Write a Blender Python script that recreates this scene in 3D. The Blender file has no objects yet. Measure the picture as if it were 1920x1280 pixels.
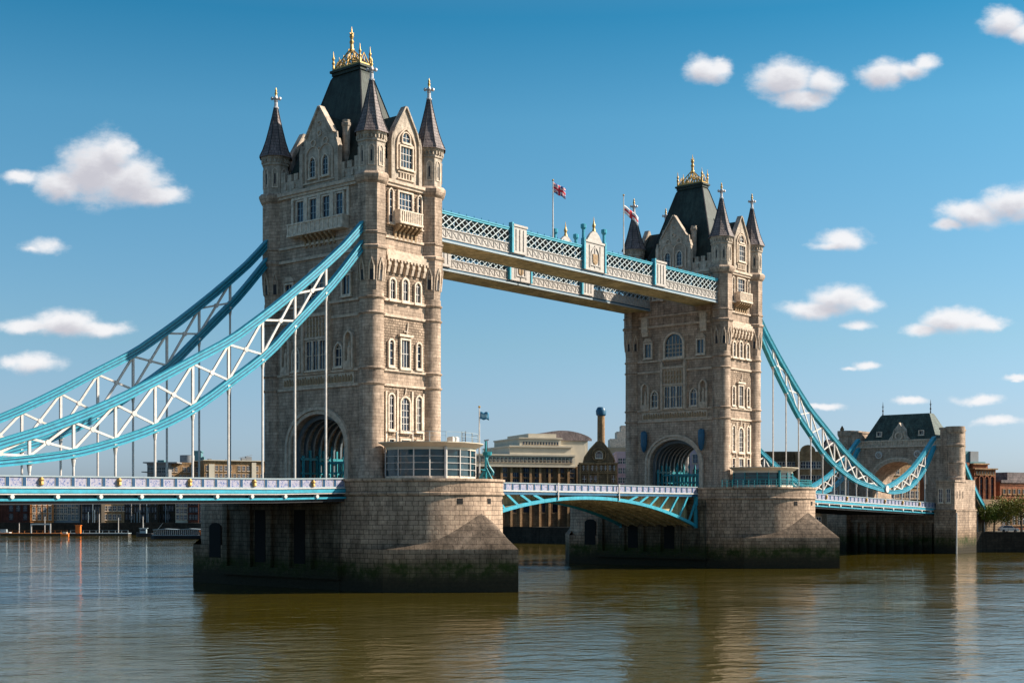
import bpy, math, random
from mathutils import Vector, Matrix
R = math.radians; PI = math.pi; random.seed(7)
sc = bpy.context.scene; COL = sc.collection

# ---------------------------------------------------------------- camera, world, sun, exposure
CAMX, CAMY, CAMZ, YAW, FPX, HOR = -120.05, -128.08, 9.7, 40.036, 2514.5, 953.7
cd = bpy.data.cameras.new('camera'); cam = bpy.data.objects.new('camera', cd); COL.objects.link(cam)
cam.location = (CAMX, CAMY, CAMZ); cam.rotation_euler = (R(90), 0, R(YAW - 90))
cd.sensor_width = 36; cd.lens = FPX * 36 / 1920; cd.shift_y = (HOR - 640) / 1920
cd.clip_start = .5; cd.clip_end = 20000
sc.camera = cam
FW = (math.cos(R(YAW)), math.sin(R(YAW))); RT = (math.sin(R(YAW)), -math.cos(R(YAW)))
def at(px, d, py=HOR):
    """world point at a bearing and a distance along the view"""
    r = (px - 960) / FPX * d
    return Vector((CAMX + FW[0]*d + RT[0]*r, CAMY + FW[1]*d + RT[1]*r, CAMZ + (HOR - py) / FPX * d))
SUN_AZ, SUN_EL = -41.0, 33.0
sd = bpy.data.lights.new('sun', 'SUN'); sd.energy = 5.0; sd.angle = R(.5); sd.color = (1, .88, .74)
so = bpy.data.objects.new('sun', sd); COL.objects.link(so)
sv = Vector((math.cos(R(SUN_AZ))*math.cos(R(SUN_EL)), math.sin(R(SUN_AZ))*math.cos(R(SUN_EL)), math.sin(R(SUN_EL))))
so.rotation_euler = (-sv).to_track_quat('-Z', 'Y').to_euler(); so.location = (0, 0, 200)
sc.view_settings.view_transform = 'Standard'; sc.view_settings.look = 'None'
sc.view_settings.exposure = 1.0; sc.view_settings.gamma = 1

w = bpy.data.worlds.new('World'); sc.world = w; w.use_nodes = True
nt = w.node_tree; nt.nodes.clear(); NN = nt.nodes.new; LK = nt.links.new
def setin(node, i, v):
    if isinstance(v, bpy.types.NodeSocket): node.id_data.links.new(v, node.inputs[i])
    else: node.inputs[i].default_value = v
def mth(t, op, a, b=0.0, c=None, clamp=False):
    n = t.nodes.new('ShaderNodeMath'); n.operation = op; n.use_clamp = clamp
    setin(n, 0, a); setin(n, 1, b)
    if c is not None: setin(n, 2, c)
    return n.outputs[0]
def vmt(t, op, a, b=(0, 0, 0), c=None):
    n = t.nodes.new('ShaderNodeVectorMath'); n.operation = op; setin(n, 0, a); setin(n, 1, b)
    if c is not None: setin(n, 2, c)
    return n.outputs['Value'] if op in ('LENGTH', 'DOT_PRODUCT') else n.outputs[0]
def mixc(t, fac, a, b, bt='MIX'):
    n = t.nodes.new('ShaderNodeMix'); n.data_type = 'RGBA'; n.blend_type = bt
    setin(n, 0, fac); setin(n, 6, a); setin(n, 7, b); return n.outputs[2]
def noise(t, vec, scale, detail=4, rough=.55):
    n = t.nodes.new('ShaderNodeTexNoise'); n.inputs['Scale'].default_value = scale
    n.inputs['Detail'].default_value = detail; n.inputs['Roughness'].default_value = rough
    if vec is not None: t.links.new(vec, n.inputs['Vector'])
    return n
def ramp(t, fac, stops):
    n = t.nodes.new('ShaderNodeValToRGB'); r = n.color_ramp
    while len(r.elements) < len(stops): r.elements.new(.5)
    for e, (p, c) in zip(r.elements, stops): e.position = p; e.color = (*c, 1) if len(c) == 3 else c
    t.links.new(fac, n.inputs[0]); return n.outputs[0]

sky = NN('ShaderNodeTexSky'); sky.sky_type = 'NISHITA'; sky.sun_disc = False
sky.sun_elevation = R(SUN_EL); sky.sun_rotation = R(90 - SUN_AZ); sky.air_density = 1.0; sky.dust_density = 1.2; sky.ozone_density = 1.6
SKYS = .087
tc = NN('ShaderNodeTexCoord'); Dv = tc.outputs['Generated']
dF = vmt(nt, 'DOT_PRODUCT', Dv, (FW[0], FW[1], 0)); dR = vmt(nt, 'DOT_PRODUCT', Dv, (RT[0], RT[1], 0))
sp = NN('ShaderNodeSeparateXYZ'); LK(Dv, sp.inputs[0])
dFc = mth(nt, 'MAXIMUM', dF, .05)
uu = mth(nt, 'DIVIDE', dR, dFc); vv = mth(nt, 'DIVIDE', sp.outputs[2], dFc)
cb = NN('ShaderNodeCombineXYZ'); LK(uu, cb.inputs[0]); LK(vv, cb.inputs[1])
# cumulus: each cloud a cluster of lobes (bearing x, elevation y in thousandths of the tangent plane, half sizes, faintness)
def CL(px, py, a, b, f=0): return ((px - 960) / FPX, (HOR - py) / FPX, a / FPX, b / FPX, f)
lobes = [CL(180,318,68,70),CL(245,340,78,48),CL(125,345,62,34),CL(215,288,40,36),CL(285,365,62,24),CL(40,335,55,18,.25),
 CL(85,460,60,22,.25),CL(60,465,40,12,.35),CL(120,606,75,27),CL(190,615,60,18,.05),CL(50,610,70,16,.12),CL(60,680,62,22,.08),CL(25,678,40,16,.2),
 CL(1320,128,48,28,.08),CL(1345,122,26,20,.1),CL(1470,152,68,40),CL(1500,185,62,22),CL(1545,155,45,28,.08),CL(1655,138,50,32,.03),CL(1705,130,50,24,.1),CL(1728,118,34,20,.12),
 CL(1880,38,44,32,.03),CL(1912,60,30,24,.06),CL(1900,380,72,36),CL(1830,400,76,28,.02),CL(1780,422,36,14,.1),CL(1582,448,50,21,.05),CL(1560,458,45,13,.15),
 CL(1575,562,62,30),CL(1520,582,66,20,.02),CL(1620,572,40,18,.08),CL(1790,602,72,25),CL(1840,606,60,16,.05),CL(1730,620,50,15,.08),CL(1605,612,42,12,.3),
 CL(1630,685,32,10,.15),CL(1595,688,34,7,.35),CL(1905,705,36,9,.15),CL(1545,759,50,9,.12),CL(1708,752,40,10,.15),CL(1840,749,50,13,.1),CL(1880,790,55,11,.12),CL(1900,712,20,6,.3)]
def field(vec):
    cur = None
    for (u0, v0, a, b, f) in lobes:
        L = vmt(nt, 'LENGTH', vmt(nt, 'MULTIPLY_ADD', vec, (1/a, 1/b, 0), (-u0/a, -v0/b, 0)))
        if f: L = mth(nt, 'ADD', L, f)
        cur = L if cur is None else mth(nt, 'SMOOTH_MIN', cur, L, .22)
    return cur
nw = noise(nt, cb.outputs[0], 26, 6, .6)
warp = vmt(nt, 'MULTIPLY_ADD', nw.outputs['Color'], (.022, .014, 0), (-.011, -.007, 0))
n2 = noise(nt, vmt(nt, 'MULTIPLY', cb.outputs[0], (.55, 1.0, 1)), 70, 9, .68)
cp = vmt(nt, 'ADD', cb.outputs[0], warp)
nsum = mth(nt, 'MULTIPLY', mth(nt, 'SUBTRACT', n2.outputs['Fac'], .5), 1.15)
f1 = mth(nt, 'ADD', field(cp), nsum)
def mapr(t, v, a, b, c=0.0, d=1.0, kind='SMOOTHSTEP'):
    n = t.nodes.new('ShaderNodeMapRange'); n.interpolation_type = kind; setin(n, 0, v)
    for i, q in zip((1, 2, 3, 4), (a, b, c, d)): n.inputs[i].default_value = q
    return n.outputs[0]
cden = mapr(nt, f1, 1.22, .38)
f2 = mth(nt, 'ADD', field(vmt(nt, 'ADD', cp, (.004, .009, 0))), nsum)
shd = mapr(nt, f2, 1.15, .1)
front = mapr(nt, dF, .1, .2)
cden = mth(nt, 'MULTIPLY', mth(nt, 'MULTIPLY', cden, .93), front)
ccol = mixc(nt, shd, (.48, .475, .48, 1), (.31, .30, .325, 1))
skyc = mixc(nt, 1, sky.outputs[0], ramp(nt, mth(nt, 'MULTIPLY', sp.outputs[2], 1.0), [(0.03, (0.574, 0.717, 1.062)), (0.069, (0.552, 0.677, 0.894)), (0.121, (0.503, 0.689, 0.783)), (0.277, (0.309, 0.710, 0.786)), (0.344, (0.117, 0.574, 0.692)), (0.5, (0.6, 0.75, 0.72)), (0.9, (1.0, 0.9, 0.8))]), 'MULTIPLY')
hs = NN('ShaderNodeHueSaturation'); hs.inputs['Saturation'].default_value = 1.0; LK(skyc, hs.inputs['Color']); skyo = hs
scl = NN('ShaderNodeVectorMath'); scl.operation = 'SCALE'; LK(hs.outputs[0], scl.inputs[0]); scl.inputs['Scale'].default_value = SKYS
tot = mixc(nt, cden, scl.outputs[0], ccol)
bg = NN('ShaderNodeBackground'); LK(tot, bg.inputs[0]); bg.inputs[1].default_value = 1.0
wo = NN('ShaderNodeOutputWorld'); LK(bg.outputs[0], wo.inputs[0])
w.cycles.sampling_method = 'MANUAL'; w.cycles.sample_map_resolution = 512

# ---------------------------------------------------------------- materials
def newmat(name):
    m = bpy.data.materials.new(name); m.use_nodes = True; t = m.node_tree
    b = t.nodes['Principled BSDF']; return m, t, b
def plain(name, c, rough=.6, metal=0, var=.15, vs=1.5, spec=.3, bump=0, bs=8):
    m, t, b = newmat(name); g = t.nodes.new('ShaderNodeNewGeometry')
    n = noise(t, g.outputs['Position'], vs, 5, .65)
    k = mapr(t, n.outputs['Fac'], .25, .75, 1 - var, 1 + var, 'LINEAR')
    v = t.nodes.new('ShaderNodeVectorMath'); v.operation = 'SCALE'; v.inputs[0].default_value = c; t.links.new(k, v.inputs['Scale'])
    t.links.new(v.outputs[0], b.inputs['Base Color']); b.inputs['Roughness'].default_value = rough
    b.inputs['Metallic'].default_value = metal; b.inputs['Specular IOR Level'].default_value = spec
    if bump:
        n3 = noise(t, g.outputs['Position'], bs, 4); bp = t.nodes.new('ShaderNodeBump'); bp.inputs['Strength'].default_value = bump; bp.inputs['Distance'].default_value = .1
        t.links.new(n3.outputs['Fac'], bp.inputs['Height']); t.links.new(bp.outputs[0], b.inputs['Normal'])
    return m
def masonry(name, c1, c2, cm, bw, bh, mortar=.02, rough=.85, bump=.5, stain=.35, tide=False, rag=0.0, streak=.42, soot=.38):
    """stone or brick courses laid on UVs that are in metres; stains from world position"""
    m, t, b = newmat(name); g = t.nodes.new('ShaderNodeNewGeometry'); P = g.outputs['Position']
    uv = t.nodes.new('ShaderNodeUVMap').outputs[0]
    if rag:
        nz = noise(t, uv, 1.3, 3); uv = vmt(t, 'ADD', uv, vmt(t, 'MULTIPLY_ADD', nz.outputs['Color'], (rag*2, rag, 0), (-rag, -rag/2, 0)))
    bt = t.nodes.new('ShaderNodeTexBrick'); t.links.new(uv, bt.inputs[0])
    bt.inputs['Scale'].default_value = 1; bt.inputs['Brick Width'].default_value = bw; bt.inputs['Row Height'].default_value = bh
    bt.inputs['Mortar Size'].default_value = mortar; bt.inputs['Mortar Smooth'].default_value = .3
    bt.inputs['Color1'].default_value = (*c1, 1); bt.inputs['Color2'].default_value = (*c2, 1); bt.inputs['Mortar'].default_value = (*cm, 1)
    bt.offset_frequency = 2; bt.squash = .62; bt.squash_frequency = 3; bt.inputs['Bias'].default_value = -.1
    n1 = noise(t, P, .22, 6, .65); n4 = noise(t, P, 3.2, 5, .7)
    mp = t.nodes.new('ShaderNodeMapping'); mp.inputs['Scale'].default_value = (1.6, 1.6, .12); t.links.new(P, mp.inputs[0])
    n2 = noise(t, mp.outputs[0], 1, 5, .65)
    k = mth(t, 'MULTIPLY', mapr(t, n1.outputs['Fac'], .3, .7, 1 - stain, 1 + stain*.45, 'LINEAR'), mapr(t, n2.outputs['Fac'], .3, .62, 1 - streak, 1.05, 'LINEAR'))
    k = mth(t, 'MULTIPLY', k, mapr(t, n4.outputs['Fac'], .3, .7, .8, 1.16, 'LINEAR'))
    n5 = noise(t, P, .75, 7, .72); k = mth(t, 'MULTIPLY', k, mapr(t, n5.outputs['Fac'], .34, .56, 1 - soot, 1.06, 'LINEAR'))
    v = t.nodes.new('ShaderNodeVectorMath'); v.operation = 'SCALE'; t.links.new(bt.outputs['Color'], v.inputs[0]); t.links.new(k, v.inputs['Scale'])
    col = v.outputs[0]; rg = rough
    if tide:   # algae and wet stone left by the tide
        s = t.nodes.new('ShaderNodeSeparateXYZ'); t.links.new(P, s.inputs[0])
        z = mth(t, 'ADD', s.outputs[2], mth(t, 'MULTIPLY', mth(t, 'SUBTRACT', n2.outputs['Fac'], .5), .7)); z = mth(t, 'ADD', z, mth(t, 'MULTIPLY', mth(t, 'SUBTRACT', n1.outputs['Fac'], .5), 2.2))
        col = mixc(t, mapr(t, z, 6.6, 3.6, 0, .8), col, mixc(t, 1, col, (.55, .5, .42, 1), 'MULTIPLY'))
        moss = mixc(t, n4.outputs['Fac'], (.008,.014,.003,1), (.04,.058,.006,1))
        col = mixc(t, mth(t, 'MULTIPLY', mapr(t, z, 4.1, 2.9), mapr(t, n5.outputs['Fac'], .38, .6, .45, 1.0)), col, moss)
        wet = mixc(t, n4.outputs['Fac'], (.006,.006,.004,1), (.05,.040,.022,1))
        col = mixc(t, mapr(t, z, 2.9, 1.0), col, wet)
    t.links.new(col, b.inputs['Base Color']); b.inputs['Roughness'].default_value = rough; b.inputs['Specular IOR Level'].default_value = .2
    h = mth(t, 'ADD', mth(t, 'MULTIPLY', bt.outputs['Fac'], -1.0), mth(t, 'MULTIPLY', n4.outputs['Fac'], .7))
    bp = t.nodes.new('ShaderNodeBump'); bp.inputs['Strength'].default_value = bump; bp.inputs['Distance'].default_value = .08
    t.links.new(h, bp.inputs['Height']); t.links.new(bp.outputs[0], b.inputs['Normal'])
    return m
def glass(name, c, rough=.08, lo=.4, hi=1.8, spec=.5):
    m, t, b = newmat(name); o = t.nodes.new('ShaderNodeObjectInfo'); g = t.nodes.new('ShaderNodeNewGeometry')
    n = noise(t, g.outputs['Position'], .9, 2)
    k = mth(t, 'MULTIPLY', mapr(t, o.outputs['Random'], 0, 1, lo, hi, 'LINEAR'), mapr(t, n.outputs['Fac'], .35, .65, .6, 1.4, 'LINEAR'))
    v = t.nodes.new('ShaderNodeVectorMath'); v.operation = 'SCALE'; v.inputs[0].default_value = c; t.links.new(k, v.inputs['Scale'])
    t.links.new(v.outputs[0], b.inputs['Base Color']); b.inputs['Roughness'].default_value = rough; b.inputs['Specular IOR Level'].default_value = spec
    bp = t.nodes.new('ShaderNodeBump'); bp.inputs['Strength'].default_value = .15; bp.inputs['Distance'].default_value = .05
    t.links.new(n.outputs['Fac'], bp.inputs['Height']); t.links.new(bp.outputs[0], b.inputs['Normal'])
    return m
M = {}
M['ashlar'] = masonry('ashlar_stone', (.55,.415,.315), (.43,.32,.24), (.20,.145,.105), 1.15, .42, .022, bump=.45, stain=.3)
M['rubble'] = masonry('rubble_stone', (.54,.405,.30), (.33,.24,.175), (.13,.095,.065), .62, .33, .035, bump=1.0, stain=.4, rag=.07)
M['pale'] = masonry('portland_stone', (.56,.47,.38), (.48,.40,.32), (.28,.23,.17), 1.0, .5, .012, bump=.35, stain=.38, streak=.4)
M['trim'] = plain('carved_stone_trim', (.50,.40,.31), .85, var=.45, vs=1.6, bump=.4)
M['paletrim'] = plain('pale_carved_trim', (.60,.50,.40), .85, var=.45, vs=2.2, bump=.4)
M['carved'] = plain('weathered_carving', (.32,.22,.13), .9, var=.6, vs=5, bump=1.0, bs=6)
M['granite'] = masonry('pier_granite', (.50,.365,.265), (.36,.26,.19), (.10,.07,.05), 1.25, .56, .03, bump=.7, stain=.4, tide=True, streak=.35)
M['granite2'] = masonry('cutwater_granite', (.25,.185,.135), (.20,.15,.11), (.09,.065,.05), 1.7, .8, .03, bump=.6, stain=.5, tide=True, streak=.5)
M['slate'] = masonry('spire_slate', (.26,.205,.195), (.18,.145,.145), (.06,.05,.055), .5, .42, .03, rough=.55, bump=.7, stain=.35, streak=.25)
M['roof'] = masonry('roof_copper_slate', (.042,.062,.052), (.032,.048,.042), (.02,.03,.027), .35, 6.0, .02, rough=.6, bump=.3, stain=.45, streak=.45)
M['gold'] = plain('gilding', (.40,.255,.085), .5, metal=.5, var=.25, vs=3)
M['finial'] = plain('finial_lead', (.48,.46,.46), .5, metal=.2, var=.35, vs=4)
M['blue'] = plain('sky_blue_paint', (.026,.28,.38), .45, var=.28, vs=1.6, spec=.4)
M['blue2'] = plain('deep_blue_paint', (.012,.09,.17), .45, var=.3, vs=1.6, spec=.4)
M['white'] = plain('white_paint', (.55,.515,.48), .55, var=.22, vs=1.8)
M['wblue'] = plain('pale_grey_blue_paint', (.27,.33,.36), .5, var=.15, vs=2)
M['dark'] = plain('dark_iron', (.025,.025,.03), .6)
M['black'] = plain('opening_shade_black', (.008,.008,.008), .9)  # near-black colour standing in for the shade inside openings, on flat panels
M['tan'] = masonry('girder_underside', (.66,.54,.30), (.56,.45,.25), (.30,.23,.13), 2.4, 8, .04, rough=.75, bump=.2, stain=.4)
M['glass'] = glass('window_glass', (.014,.024,.045), .08)
M['cglass'] = glass('pavilion_glass', (.008,.035,.05), .04)
M['turq'] = plain('turquoise_paint', (.018,.22,.26), .45, var=.2, vs=2)
M['asphalt'] = plain('asphalt', (.05,.05,.05), .9, bump=.3)
M['timber'] = plain('wet_timber', (.045,.036,.026), .85, var=.4, bump=.6)
M['bark'] = plain('bark', (.07,.05,.035), .9, var=.3, bump=.6)
M['orange'] = plain('orange_paint', (.62,.15,.02), .6)
M['red'] = plain('red_paint', (.5,.04,.03), .6)
M['cream'] = plain('cream_render', (.52,.46,.36), .8, var=.15, vs=.3)
M['creamd'] = plain('buff_render', (.40,.32,.22), .8, var=.15, vs=.3)
M['grey'] = plain('grey_cladding', (.20,.21,.22), .6, var=.2, vs=.4)
M['mauve'] = plain('mauve_stone', (.38,.31,.36), .8, var=.15, vs=.4)
M['brick'] = masonry('red_brick', (.34,.12,.055), (.27,.095,.045), (.22,.12,.07), .5, .2, .015, stain=.3)
M['brickd'] = masonry('dark_red_brick', (.13,.04,.028), (.10,.035,.025), (.06,.03,.02), .5, .2, .015, stain=.4)
M['bricko'] = masonry('orange_brick', (.55,.20,.06), (.47,.17,.05), (.35,.16,.07), .5, .2, .015, stain=.2)
M['brickt'] = masonry('tan_brick', (.40,.25,.13), (.33,.20,.10), (.24,.15,.08), .6, .25, .015, stain=.3)
M['brownst'] = masonry('brown_stone', (.22,.145,.085), (.18,.12,.07), (.10,.07,.04), 1.2, .6, .03, stain=.4)
M['latticepaint'] = plain('lattice_paint', (.46,.52,.53), .5, var=.2, vs=2)
M['stonegrey'] = plain('walkway_cast_panel', (.42,.39,.36), .75, var=.3, vs=3, bump=.3)
M['postblue'] = plain('parapet_post_paint', (.008,.055,.13), .45, var=.2)
M['roof2'] = masonry('gatehouse_slate', (.085,.125,.105), (.065,.095,.08), (.03,.045,.04), .5, .4, .03, rough=.6, bump=.4, stain=.4)
M['ribgrey'] = plain('vault_rib_paint', (.10,.125,.145), .5)
M['umber'] = masonry('stained_pier_stone', (.24,.195,.14), (.17,.14,.10), (.035,.027,.018), 1.25, .56, .03, tide=True, stain=.6, streak=.6)
M['teal'] = plain('verdigris_roof', (.09,.20,.22), .6, var=.2, vs=.6)
def panelmat():
    m, t, b = newmat('parapet_panel'); uv = t.nodes.new('ShaderNodeUVMap').outputs[0]
    v1 = t.nodes.new('ShaderNodeTexVoronoi'); v1.feature = 'DISTANCE_TO_EDGE'; v1.inputs['Scale'].default_value = 4.2; t.links.new(uv, v1.inputs[0])
    k = mapr(t, v1.outputs[0], .04, .12)
    c = mixc(t, k, (.33,.32,.40,1), (.05,.09,.24,1)); n = noise(t, uv, 3, 2)
    c = mixc(t, mapr(t, n.outputs['Fac'], .42, .6), (.29,.28,.35,1), c)
    t.links.new(c, b.inputs['Base Color']); b.inputs['Roughness'].default_value = .55
    return m
M['panel'] = panelmat()
def watermat():
    m, t, b = newmat('river_water'); g = t.nodes.new('ShaderNodeNewGeometry'); P = g.outputs['Position']
    wa = R(52)   # wind chop: crests lie across the stream breeze
    ca = vmt(t, 'DOT_PRODUCT', P, (math.cos(wa), math.sin(wa), 0)); cx = vmt(t, 'DOT_PRODUCT', P, (-math.sin(wa)*.55, math.cos(wa)*.55, 0))
    cc = t.nodes.new('ShaderNodeCombineXYZ'); t.links.new(ca, cc.inputs[0]); t.links.new(cx, cc.inputs[1]); V = cc.outputs[0]
    big = noise(t, V, .03, 5, .65); mid = noise(t, V, .36, 4, .5); sm = noise(t, V, 1.35, 5, .62); swell = noise(t, V, .11, 3, .5)
    ridge = mth(t, 'SUBTRACT', 1.0, mth(t, 'MULTIPLY', mth(t, 'ABSOLUTE', mth(t, 'SUBTRACT', mid.outputs['Fac'], .5)), 5.0), None, True)
    h = mth(t, 'ADD', mth(t, 'MULTIPLY', ridge, .50), mth(t, 'MULTIPLY', sm.outputs['Fac'], .45)); h = mth(t, 'ADD', h, mth(t, 'MULTIPLY', mid.outputs['Fac'], .8))
    h = mth(t, 'ADD', mth(t, 'MULTIPLY', h, mapr(t, big.outputs['Fac'], .36, .62, .25, 1.45, 'LINEAR')), mth(t, 'MULTIPLY', swell.outputs['Fac'], 1.2))
    bp = t.nodes.new('ShaderNodeBump'); bp.inputs['Strength'].default_value = 1.0; bp.inputs['Distance'].default_value = .10
    t.links.new(h, bp.inputs['Height']); t.links.new(bp.outputs[0], b.inputs['Normal'])
    c = mixc(t, big.outputs['Fac'], (.046,.036,.003,1), (.062,.049,.005,1)); t.links.new(c, b.inputs['Base Color'])
    b.inputs['Roughness'].default_value = .04; b.inputs['IOR'].default_value = 1.75; b.inputs['Specular IOR Level'].default_value = .5
    return m
M['water'] = watermat()

# ---------------------------------------------------------------- mesh builder
class MB:
    def __init__(s, fr=None): s.v = []; s.f = []; s.uv = []; s.mi = []; s.idx = {}; s.fr = fr; s.m = 0
    def P(s, p):
        return Vector(s.fr(*p)) if s.fr else Vector(p)
    def vi(s, p):
        k = (round(p.x, 4), round(p.y, 4), round(p.z, 4)); i = s.idx.get(k)
        if i is None: i = len(s.v); s.v.append(p); s.idx[k] = i
        return i
    def face(s, pts, uv=None, raw=False):
        P = [Vector(p) if raw else s.P(p) for p in pts]
        ii = [s.vi(p) for p in P]
        if len(set(ii)) < 3: return
        if len(set(ii)) < len(ii):
            k = [i for i in range(len(ii)) if ii[i] != ii[i-1]]; P = [P[i] for i in k]; ii = [ii[i] for i in k]; uv = [uv[i] for i in k] if uv else None
            if len(set(ii)) < len(ii): return
        if uv is None:
            n = Vector((0, 0, 0))
            for a, b in zip(P, P[1:] + P[:1]): n += Vector(((a.y-b.y)*(a.z+b.z), (a.z-b.z)*(a.x+b.x), (a.x-b.x)*(a.y+b.y)))
            if n.length > 0: n.normalize()
            if abs(n.z) > .85: uv = [(p.x, p.y) for p in P]
            else:
                t = Vector((-n.y, n.x, 0)).normalized(); uv = [(p.dot(t), p.z) for p in P]
        s.f.append(ii); s.uv.append(uv); s.mi.append(s.m)
    def box(s, x0, x1, y0, y1, z0, z1, skip=''):
        A, B, C, D = (x0,y0), (x1,y0), (x1,y1), (x0,y1); c = [A, B, C, D]
        lo = [(*q, z0) for q in c]; hi = [(*q, z1) for q in c]
        if 'b' not in skip: s.face(lo[::-1])
        if 't' not in skip: s.face(hi)
        for i in range(4):
            j = (i+1) % 4; s.face([lo[i], lo[j], hi[j], hi[i]])
        return s
    # frame coordinates: (u, n, z); u to the right seen from outside, n outward
    def fbox(s, u0, u1, z0, z1, n0, n1):
        q = [(u0,z0), (u1,z0), (u1,z1), (u0,z1)]; s.prism(q, n0, n1, True); return s
    def prism(s, q, n0, n1, back=False):
        s.face([(u, n1, z) for u, z in q])
        if back: s.face([(u, n0, z) for u, z in q][::-1])
        for a, b in zip(q, q[1:] + q[:1]): s.face([(a[0],n0,a[1]), (b[0],n0,b[1]), (b[0],n1,b[1]), (a[0],n1,a[1])])
        return s
    def ring(s, o, i, n0, n1):
        k = len(o)
        for a in range(k):
            b = (a+1) % k
            s.face([(o[a][0],n1,o[a][1]), (o[b][0],n1,o[b][1]), (i[b][0],n1,i[b][1]), (i[a][0],n1,i[a][1])])
            s.face([(o[a][0],n0,o[a][1]), (o[b][0],n0,o[b][1]), (o[b][0],n1,o[b][1]), (o[a][0],n1,o[a][1])])
            s.face([(i[b][0],n0,i[b][1]), (i[a][0],n0,i[a][1]), (i[a][0],n1,i[a][1]), (i[b][0],n1,i[b][1])])
        return s
    def lathe(s, prof, n=16, c=(0, 0), ph=0.0, uscale=None):
        r0 = uscale or max(r for r, z in prof)
        L = 0; pr = [(prof[0], 0)]
        for a, b in zip(prof, prof[1:]): pr.append((b, 0))
        for k in range(n):
            a0 = ph + 2*PI*k/n; a1 = ph + 2*PI*(k+1)/n
            for (r1, z1), (r2, z2) in zip(prof, prof[1:]):
                p = [(c[0]+r1*math.cos(a0), c[1]+r1*math.sin(a0), z1), (c[0]+r1*math.cos(a1), c[1]+r1*math.sin(a1), z1),
                     (c[0]+r2*math.cos(a1), c[1]+r2*math.sin(a1), z2), (c[0]+r2*math.cos(a0), c[1]+r2*math.sin(a0), z2)]
                ua, ub = a0*r0, a1*r0; s.face(p, [(ua,z1), (ub,z1), (ub,z2), (ua,z2)])
        return s
    def tube(s, a, b, r, n=8, r2=None, cap=True):
        a = s.P(a); b = s.P(b); d = (b-a); L = d.length
        if L < 1e-6: return s
        q = d.to_track_quat('Z', 'Y'); r2 = r if r2 is None else r2; A = []; B = []
        for k in range(n):
            e = Vector((math.cos(2*PI*k/n), math.sin(2*PI*k/n), 0)); A.append(a + q @ (e*r)); B.append(b + q @ (e*r2))
        for k in range(n):
            j = (k+1) % n; s.face([A[k], A[j], B[j], B[k]], raw=True)
        if cap: s.face(A[::-1], raw=True); s.face(B, raw=True)
        return s
    def bar(s, a, b, w, h, up=(0, 0, 1)):
        a = s.P(a); b = s.P(b); d = (b-a).normalized(); up = Vector(up)
        if abs(d.dot(up)) > .98: up = Vector((1, 0, 0))
        sx = d.cross(up).normalized()*w/2; sy = sx.cross(d).normalized()*h/2
        A = [a-sx-sy, a+sx-sy, a+sx+sy, a-sx+sy]; B = [p + (b-a) for p in A]
        for k in range(4):
            j = (k+1) % 4; s.face([A[k], A[j], B[j], B[k]], raw=True)
        s.face(A[::-1], raw=True); s.face(B, raw=True); return s
    def blob(s, c, r, sz=1.0, n=8):
        pr = [(max(.001, r*math.sin(PI*k/6)), c[2] - r*sz*math.cos(PI*k/6)) for k in range(7)]
        return s.lathe(pr, n, (c[0], c[1]))
    def build(s, name, mats, parent=None, smooth=False):
        if isinstance(mats, str): mats = [mats]
        me = bpy.data.meshes.new(name); o0 = ORG.get(parent.name, Vector((0,0,0))) if parent else Vector((0,0,0))
        me.from_pydata([v - o0 for v in s.v], [], s.f)
        ul = me.uv_layers.new(name='UVMap'); k = 0
        flat = [c for f in s.uv for p in f for c in p]; ul.data.foreach_set('uv', flat)
        for mn in mats: me.materials.append(M[mn])
        me.polygons.foreach_set('material_index', s.mi)
        me.validate(); me.update()
        if smooth:
            me.polygons.foreach_set('use_smooth', [True]*len(me.polygons)); me.set_sharp_from_angle(angle=R(smooth if smooth is not True else 35))
        o = bpy.data.objects.new(name, me); COL.objects.link(o)
        if parent: o.parent = parent; ORG[o.name] = o0
        return o
ORG = {}
def thing(name, label, cat, loc=(0, 0, 0), group=None):
    o = bpy.data.objects.new(name, None); COL.objects.link(o); o.location = loc; o.empty_display_size = 1
    o['label'] = label; o['category'] = cat; ORG[o.name] = Vector(loc)
    if group: o['group'] = group
    return o
def tag(o, label, cat, group=None):
    o['label'] = label; o['category'] = cat
    if group: o['group'] = group
    return o
def struct(o): o['kind'] = 'structure'; return o
def copy_tree(o, parent=None):
    c = o.copy(); COL.objects.link(c); c.parent = parent
    for ch in list(o.children): copy_tree(ch, c)
    return c
FRS = {'W': lambda u, n, z: (-n, -u, z), 'E': lambda u, n, z: (n, u, z), 'S': lambda u, n, z: (u, -n, z), 'N': lambda u, n, z: (-u, n, z)}
def shifted(fr, dx=0, dy=0, dz=0):
    return lambda u, n, z: (lambda p: (p[0]+dx, p[1]+dy, p[2]+dz))(fr(u, n, z))
def outline(uc, w, z0, z1, kind, t=0, n=8):
    a = w/2 + t
    if kind == 'rect': return [(uc-a, z0-t), (uc+a, z0-t), (uc+a, z1+t), (uc-a, z1+t)]
    rise = (w/2)*(1.0 if kind == 'round' else 1.5 if kind == 'point' else .55); zs = z1 - rise; q = [(uc-a, z0-t), (uc+a, z0-t)]
    ra = rise + t
    if kind in ('round', 'flat'):
        for k in range(2*n+1):
            th = PI*k/(2*n); q.append((uc + a*math.cos(th), zs + ra*math.sin(th)))
    else:
        for k in range(n+1):
            th = R(60)*k/n; q.append((uc - a + 2*a*math.cos(th), zs + math.sin(th)/math.sin(R(60))*ra))
        for k in range(n-1, -1, -1):
            th = R(60)*k/n; q.append((uc + a - 2*a*math.cos(th), zs + math.sin(th)/math.sin(R(60))*ra))
    return q
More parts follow.
